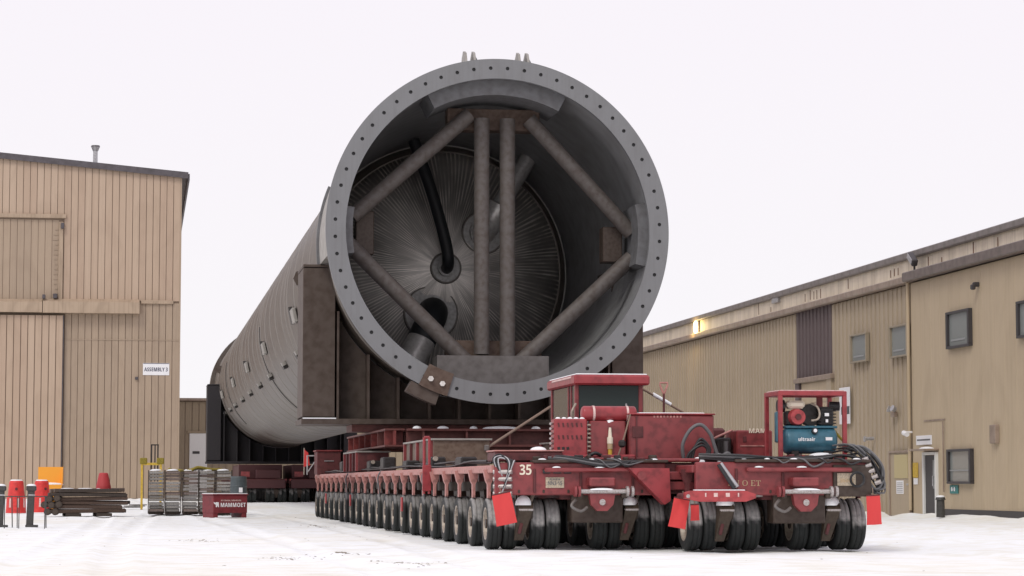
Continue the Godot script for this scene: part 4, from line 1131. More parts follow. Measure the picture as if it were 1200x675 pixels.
	for e in [-0.75, 0.0, 0.85]:
		s = Sh.new(); s.box(Vector3(e, 1.1, F + 0.085), Vector3(0.04, 0.38, 0.03), 0.008); part("plate_rib", s, M.red_dark, t)
	s = Sh.new(); s.box(Vector3(-0.06, 0.9, F + 0.3), Vector3(0.1, 0.16, 0.14), 0.02); part("hitch_cheek", s, M.greasy, t)
	s = Sh.new(); s.box(Vector3(0.66, 0.9, F + 0.3), Vector3(0.1, 0.16, 0.14), 0.02); part("hitch_cheek", s, M.greasy, t)
	snow_on(t, at + Vector3(0.3, 0.95, F + 0.36), Vector3(0.26, 0.035, 0.05))
	return t

func build_trailers():
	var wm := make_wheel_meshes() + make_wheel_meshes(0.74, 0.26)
	var LT := Vector3(6.95, 0, -38.4)
	var RT := Vector3(9.95, 0, -37.2)
	var t := make_trailer("long red many-wheeled platform trailer numbered 35, nearer the left", LT, 22, wm)
	text(t, "number", "35", 0.16, M.letter, Vector3(-0.89, 1.27, 0.695), Vector3.ZERO, 0.82)
	var s := Sh.new(); s.box(Vector3(-0.42, 1.07, 0.7), Vector3(0.3, 0.17, 0.012), 0.004); var lp := part("licence_plate", s, M.plate, t)
	text(lp, "plate_number", "NN3·15", 0.06, M.hose_grey, Vector3(-0.42, 1.06, 0.707), Vector3.ZERO, 0.8)
	text(lp, "plate_heading", "ALBERTA", 0.03, M.hose_grey, Vector3(-0.42, 1.12, 0.707), Vector3.ZERO, 1.0)
	# triangular corner gusset and steps at the right end of the front
	s = Sh.new(); s.prism(Vector3(1.0, 0, 0.72), Vector3.RIGHT, Vector3.UP, PackedVector2Array([Vector2(-0.28, 1.3), Vector2(0.38, 1.3), Vector2(0.4, 0.78), Vector2(0.3, 0.72)]), 0.3); part("corner_gusset", s, M.red_bright, t)
	s = Sh.new(); s.cyl(Vector3(0.92, 1.18, 1.02), Vector3(0.92, 1.18, 1.06), 0.07, 0.07, 14); part("gusset_boss", s, M.red, t)
	s = Sh.new(); s.box(Vector3(1.66, 1.14, 0.5), Vector3(0.62, 0.5, 0.3), 0.02); part("coupling_beam", s, M.red_dark, t)
	s = Sh.new(); s.box(Vector3(1.6, 1.43, 0.6), Vector3(0.7, 0.06, 0.3), 0.02); part("coupling_cover", s, M.red, t)
	for k in 2:
		s = Sh.new(); s.box(Vector3(1.62, 1.02 + k * 0.16, 0.75), Vector3(0.42, 0.13, 0.25), 0.01); part("side_step", s, M.red, t)
	s = Sh.new(); s.box(Vector3(-0.78, 1.49, -0.1), Vector3(1.1, 0.16, 0.9), 0.02); part("deck_box", s, M.red_dark, t)
	s = Sh.new(); s.box(Vector3(-0.78, 1.58, -0.1), Vector3(1.14, 0.025, 0.94), 0.01); part("deck_box_lid", s, M.red_pale, t)
	snow_on(t, LT + Vector3(-0.6, 1.59, 0.2), Vector3(0.14, 0.06, 0.1))
	for k in 5:
		s = Sh.new(); s.tube(Sh.smooth([Vector3(-1.36 + k * 0.03, 1.3 - k * 0.05, 0.66), Vector3(-1.42 + k * 0.02, 1.45, 0.7 + k * 0.01), Vector3(-1.3 + k * 0.05, 1.52 - k * 0.03, 0.68), Vector3(-1.18 + k * 0.02, 1.38, 0.74), Vector3(-1.2 - k * 0.02, 1.15 - k * 0.06, 0.74)], 5), 0.013, 7); part("corner_hose", s, [M.hose, M.galv, M.hose][k % 3], t)
	# valve couplings at the left front corner
	for k in 4:
		s = Sh.new(); s.cyl(Vector3(-1.4, 1.24 - k * 0.115, 0.62), Vector3(-1.12, 1.24 - k * 0.115, 0.74), 0.04, 0.04, 10); part("coupling", s, M.chrome, t)
	# front hoses lying on the lip
	for k in 3:
		s = Sh.new(); s.tube(Sh.smooth([Vector3(-0.6 + k * 0.1, 1.45 + k * 0.02, 0.55), Vector3(-0.2, 1.42 + k * 0.03, 0.76), Vector3(0.4, 1.33 + k * 0.03, 0.78), Vector3(1.0, 1.42, 0.74), Vector3(1.5, 1.44 - k * 0.03, 0.62)], 6), 0.02); part("hose", s, [M.hose, M.hose_grey, M.hose][k], t)
	for k in 3:
		s = Sh.new(); s.cyl(Vector3(-0.62 + k * 0.17, 1.245, 0.72), Vector3(-0.5 + k * 0.17, 1.245, 0.74), 0.035, 0.035, 10); part("lamp_cluster", s, M.hose, t)
	# services along the left edge of the deck
	for k in 3:
		s = Sh.new()
		var pts := []
		for q in 16: pts.append(Vector3(-1.25 + k * 0.09 + rng.randf_range(-0.03, 0.03), 1.37 + rng.randf_range(0.0, 0.07) + k * 0.02, -1.0 - q * 2.4))
		s.tube(Sh.smooth(pts, 4), 0.02, 7); part("deck_hose", s, M.hose, t)
	for q in [[-5.0, 0.2], [-9.5, 0.25], [-14.0, 0.22], [-19.0, 0.35], [-22.5, 0.3], [-27.0, 0.4], [-31.0, 0.35]]:
		s = Sh.new(); s.box(Vector3(-1.08, 1.34 + q[1] / 2, q[0]), Vector3(0.3, q[1], 0.8), 0.03); part("valve_block", s, M.engine, t)
		if q[0] == -9.5 or q[0] == -22.5:
			s = Sh.new(); s.cyl(Vector3(-1.15, 1.3 + q[1], q[0] + 0.42), Vector3(-1.15, 1.3 + q[1], q[0] + 0.52), 0.05, 0.05, 12); part("gauge", s, M.rim, t)
	for q in [-8.3, -17.2, -26.0]:
		s = Sh.new(); s.tube(Sh.smooth([Vector3(-1.42, 1.36, q), Vector3(-1.5, 1.2, q), Vector3(-1.48, 0.95, q + 0.05), Vector3(-1.45, 0.75, q)], 5), 0.018); part("brake_hose", s, M.hose_grey, t)
	for q in [-12.0, -24.6, -33.0]:
		s = Sh.new(); s.box(Vector3(-1.5, 0.62, q), Vector3(0.04, 0.3, 0.18), 0.01); part("red_tag", s, M.red_bar, t)
	# second trailer
	t = make_trailer("red many-wheeled platform trailer nearer the right, compressor cage on deck", RT, 23, wm, true, false)
	s = Sh.new(); s.box(Vector3(1.02, 1.12, 0.74), Vector3(0.3, 0.2, 0.012), 0.004); lp = part("licence_plate", s, M.plate, t)
	text(lp, "plate_number", "5N4·02", 0.06, M.letter_old, Vector3(1.02, 1.1, 0.748), Vector3.ZERO, 0.8)
	text(t, "faded_lettering", "RN O ET", 0.085, M.letter_old, Vector3(-0.62, 1.06, 0.695), Vector3.ZERO, 1.15, false, "Droid Serif")
	s = Sh.new(); s.box(Vector3(1.12, 1.1, 0.7), Vector3(0.62, 0.5, 0.06), 0.01); part("dark_end_plate", s, M.greasy, t)
	for k in 4:
		s = Sh.new(); s.tube(Sh.smooth([Vector3(-1.3, 1.45 + k * 0.02, 0.5), Vector3(-0.7, 1.42 + k * 0.025, 0.68 + k * 0.02), Vector3(-0.1, 1.46, 0.66), Vector3(0.5, 1.41 + k * 0.02, 0.7), Vector3(0.95, 1.5, 0.64), Vector3(1.35, 1.44, 0.58 - k * 0.03)], 6), 0.02); part("hose", s, [M.hose, M.hose, M.hose_grey, M.hose][k], t)
	# looped hoses spilling off the right front corner
	for k in 16:
		var a := rng.randf_range(-0.15, 0.13); var b := rng.randf_range(0.0, 0.4)
		s = Sh.new(); s.tube(Sh.smooth([Vector3(1.05 + a, 1.5 + b * 0.4, 0.3 + a), Vector3(1.3 + a, 1.52 + b * 0.3, 0.5), Vector3(1.5 + b * 0.3, 1.25 + a, 0.6 + a), Vector3(1.56 + b * 0.3, 1.0 + a, 0.6), Vector3(1.4 + a, 0.9 + b * 0.2, 0.68), Vector3(1.34, 1.1 + a, 0.66)], 5), rng.randf_range(0.011, 0.02), 7)
		part("corner_hose", s, [M.hose, M.hose, M.hose_grey][k % 3], t)
	for k in 5:
		s = Sh.new(); s.cyl(Vector3(1.3 + k * 0.05, 1.42 - k * 0.09, 0.7), Vector3(1.38 + k * 0.05, 1.45 - k * 0.09, 0.74), 0.035, 0.035, 8); part("coupling", s, M.chrome, t)
	s = Sh.new(); s.lathe(Vector3(1.18, 1.12, 0.78), Vector3.BACK, [Vector2(0.11, 0.0), Vector2(0.13, 0.02), Vector2(0.11, 0.04), Vector2(0.09, 0.02), Vector2(0.11, 0.0)], 20); part("hose_ring", s, M.hose, t)
	# rear pair under the far cradle
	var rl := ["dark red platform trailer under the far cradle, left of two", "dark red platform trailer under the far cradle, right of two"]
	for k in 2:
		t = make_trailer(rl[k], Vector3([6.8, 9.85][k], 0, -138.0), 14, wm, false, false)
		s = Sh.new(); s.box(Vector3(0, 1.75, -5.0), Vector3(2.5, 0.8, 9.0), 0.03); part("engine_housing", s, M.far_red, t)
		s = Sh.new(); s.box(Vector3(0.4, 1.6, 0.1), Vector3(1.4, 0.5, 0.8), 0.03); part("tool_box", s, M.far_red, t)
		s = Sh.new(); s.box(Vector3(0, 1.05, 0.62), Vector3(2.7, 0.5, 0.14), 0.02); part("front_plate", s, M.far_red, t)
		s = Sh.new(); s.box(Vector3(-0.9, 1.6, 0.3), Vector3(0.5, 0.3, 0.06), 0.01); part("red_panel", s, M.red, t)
	# tail-end cabinet and railing at the back of the left front trailer
	t = thing("tail_cabinet", "dark red cabinet on the far end of the left trailer deck", "cabinet", Vector3(5.75, 1.34, -75.4))
	s = Sh.new(); s.box(Vector3(0.05, 0.36, 0), Vector3(0.75, 0.72, 1.2), 0.02); part("body", s, M.red_dark, t)
	s = Sh.new(); s.box(Vector3(0.05, 0.74, 0), Vector3(0.82, 0.04, 1.3), 0.01); part("lid", s, M.red, t)
	s = Sh.new(); s.cyl(Vector3(-0.1, 0.42, 0.62), Vector3(0.2, 0.42, 0.62), 0.015, 0.015, 8); part("handle", s, M.galv, t)
	t = thing("tail_railing", "bent steel handrail beside the dark red tail cabinet", "railing", Vector3(5.22, 1.34, -76.2))
	for e in [0.0, 0.34]:
		s = Sh.new(); s.cyl(Vector3(e, 0, 0), Vector3(e, 0.62, 0), 0.022, 0.022, 8); part("post", s, M.galv, t)
	s = Sh.new(); s.cyl(Vector3(0, 0.6, 0), Vector3(0.34, 0.6, 0), 0.02, 0.02, 8); s.cyl(Vector3(0, 0.06, 0), Vector3(0.34, 0.56, 0), 0.018, 0.018, 8); part("rail", s, M.galv, t)
	t = thing("orange_marker", "orange marker flag at the far left corner of the trailer", "flag", Vector3(5.14, 1.34, -76.5))
	s = Sh.new(); s.cyl(Vector3.ZERO, Vector3(0, 0.85, 0), 0.02, 0.02, 8); part("stick", s, M.rim, t)
	s = Sh.new(); s.prism(Vector3(-0.02, 0.25, 0.02), Vector3.RIGHT, Vector3.UP, PackedVector2Array([Vector2(0, 0), Vector2(0.2, 0.05), Vector2(0.14, 0.45), Vector2(0.02, 0.55)]), 0.02); part("cloth", s, M.flag, t)

# ------------------------------------------------------------------ cab and power pack on the left trailer
func build_power_pack():
	var o := Vector3(7.8, 1.345, -40.8)
	var t := thing("operator_cab", "red operator cab with dark windows and flat overhanging roof", "cab", o)
	var s := Sh.new(); s.box(Vector3(0, 0.3, -0.1), Vector3(1.16, 0.6, 2.4), 0.02); part("lower_body", s, M.red, t)
	for x in [-0.55, 0.55]:
		for z in [1.1, -1.25]:
			s = Sh.new(); s.box(Vector3(x, 0.98, z), Vector3(0.07, 0.8, 0.07), 0.012); part("pillar", s, M.red, t)
	for z in [0.68, 0.42]:
		s = Sh.new(); s.box(Vector3(-0.555, 0.98, z), Vector3(0.05, 0.8, 0.05), 0.01); part("door_pillar", s, M.red, t)
	s = Sh.new(); s.box(Vector3(0, 0.98, 1.1), Vector3(1.03, 0.76, 0.02)); part("windscreen", s, M.cab_glass, t)
	s = Sh.new(); s.box(Vector3(-0.55, 0.98, -0.08), Vector3(0.02, 0.76, 2.25)); part("side_window", s, M.cab_glass, t)
	s = Sh.new(); s.box(Vector3(0.55, 0.98, -0.08), Vector3(0.02, 0.76, 2.25)); part("side_window", s, M.cab_glass, t)
	s = Sh.new(); s.box(Vector3(0, 0.98, -1.25), Vector3(1.03, 0.76, 0.02)); part("rear_window", s, M.cab_glass, t)
	s = Sh.new(); s.box(Vector3(0.02, 1.45, -0.05), Vector3(1.3, 0.17, 2.75), 0.03); var rf := part("roof", s, M.red_bright, t)
	s = Sh.new(); s.box(Vector3(0.02, 1.545, -0.05), Vector3(1.22, 0.025, 2.65), 0.01); part("roof_snow", s, M.frost, rf)
	s = Sh.new(); s.box(Vector3(-0.635, 1.5, 0.1), Vector3(0.012, 0.03, 1.9)); part("drip_rail", s, M.drum_band, rf)
	s = Sh.new(); s.box(Vector3(0.3, 1.0, 1.115), Vector3(0.03, 0.12, 0.02), 0.005); part("wiper", s, M.galv, t)
	s = Sh.new(); s.box(Vector3(0.1, 0.72, 0.3), Vector3(0.4, 0.5, 0.4), 0.05); part("seat", s, M.hose, t)
	s = Sh.new(); s.tube(Sh.smooth([Vector3(-0.58, 1.05, 1.2), Vector3(-0.66, 0.9, 1.25), Vector3(-0.62, 0.75, 1.2)], 4), 0.02); part("grab_handle", s, M.rim, t)

	o = Vector3(8.0, 1.345, -38.9)
	t = thing("power_pack", "red diesel power pack with air tank and big square hood", "power pack", o)
	s = Sh.new(); s.box(Vector3(-0.72, 0.1, 0.25), Vector3(1.35, 0.16, 0.9), 0.02); part("skid", s, M.red_bright, t)
	s = Sh.new(); s.box(Vector3(0.57, 0.46, 0.15), Vector3(1.42, 0.74, 0.95), 0.025); var hood := part("hood", s, M.red, t)
	s = Sh.new(); s.box(Vector3(0.57, 0.842, 0.15), Vector3(1.46, 0.025, 1.0), 0.01); part("hood_lid", s, M.red_bright, hood)
	s = Sh.new(); s.box(Vector3(0.6, 0.862, 0.3), Vector3(1.1, 0.02, 0.4), 0.008); part("lid_snow", s, M.frost, hood)
	s = Sh.new()
	for k in 9: s.box(Vector3(0.28 + k * 0.055, 0.8, 0.628), Vector3(0.028, 0.03, 0.012))
	part("vent_row", s, M.red_pale, hood)
	s = Sh.new(); s.box(Vector3(-0.02, 0.46, 0.637), Vector3(0.02, 0.7, 0.02)); s.box(Vector3(0.0, 0.55, 0.637), Vector3(0.18, 0.18, 0.015), 0.004); part("latch_panel", s, M.red_dark, hood)
	s = Sh.new(); s.box(Vector3(-1.1, 0.46, 0.42), Vector3(0.55, 0.6, 0.34), 0.025); var cc := part("control_cabinet", s, M.red_bright, t)
	for j in 3:
		for k in 6:
			if j == 2 and k > 2: continue
			var q := Sh.new(); q.box(Vector3(-1.3 + k * 0.075, [0.66, 0.46, 0.28][j], 0.592), Vector3(0.028 if j < 2 else 0.045, 0.07 if j < 2 else 0.045, 0.01), 0.0, Basis(Vector3.BACK, 0.2))
			part("vent_slot", q, M.red_dark if j < 2 else M.engine, cc)
	for k in 5: snow_on(t, o + Vector3(-1.3 + k * 0.1, 0.76, 0.5), Vector3(0.05, 0.03, 0.05))
	for k in 7:
		s = Sh.new(); s.cyl(Vector3(-1.39, 0.2 + k * 0.08, 0.5), Vector3(-1.43, 0.2 + k * 0.08, 0.54), 0.022, 0.022, 8); part("coupling", s, M.chrome, t)
		s = Sh.new(); s.cyl(Vector3(-0.81, 0.24 + k * 0.07, 0.55), Vector3(-0.77, 0.24 + k * 0.07, 0.58), 0.018, 0.018, 8); part("coupling", s, M.rim, t)
	s = Sh.new(); s.box(Vector3(-0.48, 0.42, 0.3), Vector3(0.6, 0.62, 0.5), 0.02); var tp := part("tank_stand", s, M.red, t)
	s = Sh.new()
	var pr := []
	for k in 7: pr.append(Vector2(0.125 * sin(PI / 2 * k / 6), -0.41 - 0.06 * cos(PI / 2 * k / 6)))
	for k in 7: pr.append(Vector2(0.125 * cos(PI / 2 * k / 6), 0.41 + 0.06 * sin(PI / 2 * k / 6)))
	pr.reverse()
	s.lathe(Vector3(-0.44, 0.85, 0.42), Vector3.RIGHT, pr, 24, 0, TAU, true, 1.0, false); var tk := part("air_tank", s, M.red_bright, t)
	for e in [-0.26, 0.3]:
		s = Sh.new(); s.lathe(Vector3(-0.44 + e, 0.85, 0.42), Vector3.RIGHT, [Vector2(0.128, -0.018), Vector2(0.132, -0.018), Vector2(0.132, 0.018), Vector2(0.128, 0.018)], 24, 0, TAU, false, 1.0, false); part("tank_strap", s, M.drum_band, tk)
	# fire extinguisher shaped bottle on the stand
	s = Sh.new(); s.cyl(Vector3(-0.45, 0.46, 0.585), Vector3(-0.45, 0.62, 0.585), 0.035, 0.02, 10); s.cyl(Vector3(-0.45, 0.36, 0.585), Vector3(-0.45, 0.46, 0.585), 0.05, 0.05, 12); part("white_valve", s, M.letter, tp)
	s = Sh.new(); s.cyl(Vector3(-0.45, 0.14, 0.585), Vector3(-0.45, 0.27, 0.585), 0.035, 0.035, 12); part("yellow_grip", s, M.yellow, tp)
	s = Sh.new(); s.cyl(Vector3(-0.45, 0.27, 0.585), Vector3(-0.45, 0.36, 0.585), 0.045, 0.045, 12); part("brass_body", s, M.letter_old, tp)
	s = Sh.new(); s.dome(Vector3(-0.43, 0.7, 0.5), Vector3(0.08, 0.05, 0.06), 5); part("snow_patch", s, M.frost, t)
	# label plates on the skid
	for e in [-0.83, -0.4]:
		s = Sh.new(); s.box(Vector3(e, 0.1, 0.705), Vector3(0.17, 0.07, 0.008)); part("label_plate", s, M.drum_band, t)
	# looped hoses in front of the hood
	s = Sh.new(); s.tube(Sh.smooth([Vector3(0.7, 0.12, 0.9), Vector3(0.68, 0.35, 0.95), Vector3(0.8, 0.58, 0.98), Vector3(0.97, 0.66, 1.0), Vector3(1.13, 0.5, 1.0), Vector3(1.2, 0.3, 1.0), Vector3(1.27, 0.14, 1.0), Vector3(1.42, 0.2, 1.0), Vector3(1.5, 0.05, 1.0), Vector3(1.62, -0.12, 0.98)], 6), 0.03); part("looped_hose", s, M.hose_grey, t)
	for k in 3:
		s = Sh.new(); s.tube(Sh.smooth([Vector3(0.72 + k * 0.05, 0.06, 0.95), Vector3(0.8 + k * 0.04, 0.22 + k * 0.04, 0.98), Vector3(0.98, 0.33 + k * 0.05, 1.0), Vector3(1.08 + k * 0.02, 0.25, 1.0), Vector3(1.02, 0.1, 1.0)], 6), 0.024); part("looped_hose", s, M.hose, t)
	s = Sh.new(); s.tube(Sh.smooth([Vector3(1.26, 0.2, 1.0), Vector3(1.28, -0.1, 1.02), Vector3(1.28, -0.45, 1.05)], 5), 0.035); part("stand_pipe", s, M.galv, t)
	snow_on(t, o + Vector3(0.93, 0.04, 1.0), Vector3(0.12, 0.1, 0.08))
	s = Sh.new(); s.tube(Sh.smooth([Vector3(-0.9, 0.1, 0.72), Vector3(-0.75, 0.2, 0.78), Vector3(-0.62, 0.16, 0.72)], 5), 0.03); part("hose", s, M.hose, t)

	# shovel stuck behind the hood
	t = thing("shovel", "red D-handled shovel standing upright behind the power pack hood", "shovel", Vector3(8.7, 1.35, -39.45))
	s = Sh.new(); s.cyl(Vector3(0, 0.25, 0), Vector3(0, 1.22, 0), 0.02, 0.02, 10); part("shaft", s, M.red_dark, t)
	s = Sh.new(); s.tube([Vector3(0, 1.2, 0), Vector3(-0.065, 1.36, 0), Vector3(-0.065, 1.4, 0), Vector3(0.065, 1.4, 0), Vector3(0.065, 1.36, 0), Vector3(0, 1.2, 0)], 0.018, 6); part("grip", s, M.red_pale, t)
	s = Sh.new(); s.box(Vector3(0, 0.14, 0), Vector3(0.24, 0.28, 0.02), 0.008); part("blade", s, M.steel, t)
	# ties
	t = thing("tie_cable", "taut tie-down cable slanting up from deck to the cradle", "cable", Vector3(7.2, 1.8, -50.0))
	s = Sh.new(); s.cyl(Vector3.ZERO, Vector3(3.4, 1.55, -8.3), 0.03, 0.03, 8); part("cable", s, M.rope, t)
	s = Sh.new(); s.box(Vector3(0, 0, 0), Vector3(0.1, 0.14, 0.1), 0.02); part("shackle", s, M.steel, t)
	t = thing("tie_strut", "snow-topped tie-down strut sloping down right from the cab", "strut", Vector3(8.5, 2.8, -41.0))
	s = Sh.new(); s.cyl(Vector3(0, 0, 0), Vector3(1.55, -0.78, -0.6), 0.022, 0.022, 8); var ca := part("cable", s, M.rope, t)
	s = Sh.new(); s.cyl(Vector3(0.38, -0.18, -0.15), Vector3(0.72, -0.35, -0.28), 0.036, 0.036, 8); part("snow_sleeve", s, M.frost, ca)
	t = thing("tie_rope", "thin brown rope slanting across the power pack front", "rope", Vector3(7.62, 1.4, -38.2))
	s = Sh.new(); s.tube(Sh.smooth([Vector3(0, 0, 0.02), Vector3(0.12, 0.35, 0.02), Vector3(0.25, 0.78, -0.02)], 6), 0.014); part("rope", s, M.rope, t)
	s = Sh.new(); s.box(Vector3(0.1, 0.3, 0.03), Vector3(0.12, 0.12, 0.08), 0.03); part("ratchet", s, M.engine, t)
	# double post rising beside the left edge
	t = thing("side_post", "tall red double post on the trailer's left edge", "post", Vector3(5.42, 0.86, -45.7))
	for e in [-0.05, 0.05]:
		s = Sh.new(); s.cyl(Vector3(e, 0, 0), Vector3(e, 1.08, 0), 0.028, 0.028, 8); part("upright", s, M.red_bright, t)
	s = Sh.new(); s.cyl(Vector3(-0.05, 1.08, 0), Vector3(0.05, 1.08, 0), 0.028, 0.028, 8); part("cap_bar", s, M.red_bright, t)
	s = Sh.new(); s.box(Vector3(0, 0.3, 0.02), Vector3(0.17, 0.5, 0.05), 0.01); part("lower_plate", s, M.red_bright, t)

# ------------------------------------------------------------------ compressor, engine, cabinet on the right trailer
func build_right_machines():
	var o := Vector3(10.62, 1.36, -37.55)
	var t := thing("compressor_cage", "open red steel cage frame protecting the blue air compressor", "frame", o)
	var s: Sh
	var hw := 0.53; var d := 0.42
	for x in [-1, 1]:
		for z in [-1, 1]:
			s = Sh.new(); s.box(Vector3(x * hw, 0.56, z * d), Vector3(0.07, 1.1, 0.07), 0.01); part("post", s, M.red_bright, t)
		s = Sh.new(); s.box(Vector3(x * hw, 1.13, 0), Vector3(0.07, 0.07, 2 * d - 0.07), 0.01); part("top_rail", s, M.red_bright, t)
	for z in [-1, 1]:
		s = Sh.new(); s.box(Vector3(0, 1.135, z * d), Vector3(2 * hw + 0.07, 0.075, 0.072), 0.01); part("top_rail", s, M.red_bright, t)
		s = Sh.new(); s.box(Vector3(0, 0.05, z * d), Vector3(2 * hw + 0.07, 0.09, 0.072), 0.01); part("base_rail", s, M.red_bright, t)
	s = Sh.new(); s.box(Vector3(0.36, 0.56, -d), Vector3(0.1, 1.1, 0.05), 0.01); part("post", s, M.red, t)
	s = Sh.new(); s.box(Vector3(0.05, 0.1, 0.1), Vector3(0.8, 0.1, 0.4), 0.01); part("skid_plate", s, M.red_bar, t)
	s = Sh.new(); s.box(Vector3(0, 1.18, 0), Vector3(2 * hw, 0.018, 2 * d), 0.006); part("frost_top", s, M.drum_band, t)
	snow_on(t, o + Vector3(0.15, 0.12, 0.4), Vector3(0.25, 0.07, 0.08))
	o = Vector3(10.6, 1.46, -37.5)
	t = thing("air_compressor", "blue air compressor with horizontal tank, engine and pump on top", "compressor", o)
	s = Sh.new()
	var pr := []
	for k in 7: pr.append(Vector2(0.21 * sin(PI / 2 * k / 6), -0.38 - 0.07 * cos(PI / 2 * k / 6)))
	for k in 7: pr.append(Vector2(0.21 * cos(PI / 2 * k / 6), 0.38 + 0.07 * sin(PI / 2 * k / 6)))
	pr.reverse()
	s.lathe(Vector3(0.02, 0.28, 0.16), Vector3.RIGHT, pr, 28, 0, TAU, true, 1.0, false); var tk := part("air_tank", s, M.blue_tank, t)
	text(tk, "tank_lettering", "ultraair", 0.055, M.sign_white, Vector3(-0.08, 0.3, 0.37), Vector3.ZERO, 1.0)
	s = Sh.new(); s.box(Vector3(0.29, 0.31, 0.368), Vector3(0.11, 0.05, 0.01)); part("tank_label", s, M.sign_white, tk)
	s = Sh.new(); s.cyl(Vector3(0.06, 0.42, 0.31), Vector3(0.06, 0.44, 0.38), 0.05, 0.05, 14); var gz := part("gauge", s, M.hose, tk)
	s = Sh.new(); s.cyl(Vector3(0.062, 0.44, 0.382), Vector3(0.062, 0.441, 0.387), 0.03, 0.03, 12); part("gauge_face", s, M.sign_white, gz)
	for e in [-0.25, 0.28]:
		s = Sh.new(); s.box(Vector3(e, 0.06, 0.16), Vector3(0.12, 0.12, 0.3), 0.01); part("foot", s, M.engine, t)
	s = Sh.new(); s.box(Vector3(0.03, 0.5, 0.1), Vector3(0.86, 0.04, 0.36), 0.01); part("top_plate", s, M.blue_tank, t)
	# engine with red fan housing and pale tank
	s = Sh.new(); s.cyl(Vector3(-0.2, 0.66, 0.2), Vector3(-0.2, 0.66, 0.32), 0.14, 0.12, 24); part("fan_housing", s, M.red_bar, t)
	s = Sh.new(); s.cyl(Vector3(-0.2, 0.66, 0.32), Vector3(-0.2, 0.66, 0.34), 0.05, 0.05, 16); part("recoil_hub", s, M.red_dark, t)
	s = Sh.new(); s.box(Vector3(-0.22, 0.64, 0.06), Vector3(0.26, 0.24, 0.26), 0.03); part("engine_block", s, M.engine, t)
	s = Sh.new(); s.box(Vector3(-0.2, 0.86, 0.12), Vector3(0.28, 0.13, 0.26), 0.04); part("fuel_tank", s, M.letter, t)
	s = Sh.new(); s.cyl(Vector3(-0.47, 0.84, 0.05), Vector3(-0.36, 0.84, 0.05), 0.1, 0.1, 16); part("air_filter", s, M.hose, t)
	s = Sh.new(); s.box(Vector3(-0.47, 0.5, 0.1), Vector3(0.1, 0.5, 0.14), 0.02); part("side_guard", s, M.blue_tank, t)
	# pump
	s = Sh.new(); s.cyl(Vector3(0.08, 0.7, -0.05), Vector3(0.08, 0.7, 0.12), 0.18, 0.18, 24); part("belt_pulley", s, M.engine, t)
	s = Sh.new(); s.box(Vector3(0.3, 0.67, 0.1), Vector3(0.24, 0.32, 0.24), 0.03); part("pump_block", s, M.hose, t)
	s = Sh.new()
	for k in 6: s.box(Vector3(0.3, 0.56 + k * 0.05, 0.1), Vector3(0.3, 0.018, 0.3), 0.004)
	part("cooling_fin", s, M.engine, t)
	s = Sh.new(); s.cyl(Vector3(0.38, 0.84, 0.1), Vector3(0.54, 0.84, 0.12), 0.075, 0.075, 16); part("air_filter", s, M.hose, t)
	s = Sh.new(); s.tube(Sh.smooth([Vector3(0.05, 0.88, 0.2), Vector3(0.13, 0.82, 0.28), Vector3(0.16, 0.7, 0.3), Vector3(0.12, 0.62, 0.3), Vector3(0.02, 0.6, 0.3)], 5), 0.018); part("copper_pipe", s, M.rim, t)
	for k in 2:
		s = Sh.new(); s.box(Vector3(0.29, 0.7 - k * 0.1, 0.262), Vector3(0.07 - 0.03 * k, 0.05, 0.01)); part("white_label", s, M.sign_white, t)
	# yellowish hose from the compressor over to the corner bundle
	t = thing("air_hose", "olive air hose sagging from the compressor to the trailer corner", "hose", Vector3(11.1, 1.9, -37.4))
	s = Sh.new(); s.tube(Sh.smooth([Vector3(-0.1, 0.05, 0.05), Vector3(0.05, -0.15, 0.15), Vector3(0.2, -0.32, 0.3), Vector3(0.36, -0.46, 0.5), Vector3(0.45, -0.6, 0.6)], 6), 0.022); part("hose", s, M.tarp, t)
	# red cabinet with a row of white letters along the top
	t = thing("battery_cabinet", "red cabinet with white letters behind the cage's left post", "cabinet", Vector3(10.1, 1.345, -39.4))
	s = Sh.new(); s.box(Vector3(0.05, 0.3, 0), Vector3(0.62, 0.6, 0.8), 0.02); part("body", s, M.red, t)
	s = Sh.new(); s.box(Vector3(0.05, 0.34, 0.405), Vector3(0.5, 0.02, 0.015)); part("hinge_line", s, M.red_pale, t)
	text(t, "lettering", "MAM", 0.075, M.letter, Vector3(0.1, 0.59, 0.41), Vector3.ZERO, 1.2)
	s = Sh.new(); s.box(Vector3(-0.12, 0.45, 0.405), Vector3(0.06, 0.1, 0.015), 0.004); part("latch", s, M.red_dark, t)
	t = thing("diesel_engine", "dark greasy diesel engine between power pack and red cabinet", "engine", Vector3(9.55, 1.345, -39.6))
	s = Sh.new(); s.box(Vector3(0, 0.25, 0), Vector3(0.5, 0.46, 0.9), 0.03); part("block", s, M.engine, t)
	s = Sh.new(); s.box(Vector3(-0.02, 0.55, 0), Vector3(0.34, 0.18, 0.8), 0.04); part("head_cover", s, M.red_dark, t)
	for k in 3:
		s = Sh.new(); s.cyl(Vector3(-0.14 + k * 0.14, 0.1, 0.46), Vector3(-0.14 + k * 0.14, 0.42, 0.47), 0.045, 0.045, 12); part("filter", s, [M.rim, M.engine, M.hose_grey][k], t)
	s = Sh.new(); s.cyl(Vector3(-0.22, 0.4, 0.5), Vector3(0.24, 0.6, 0.5), 0.02, 0.02, 8); part("hood_stay", s, M.red_pale, t)
	s = Sh.new(); s.tube(Sh.smooth([Vector3(-0.2, 0.3, 0.5), Vector3(-0.05, 0.1, 0.56), Vector3(0.2, 0.05, 0.54)], 5), 0.03); part("hose", s, M.hose, t)

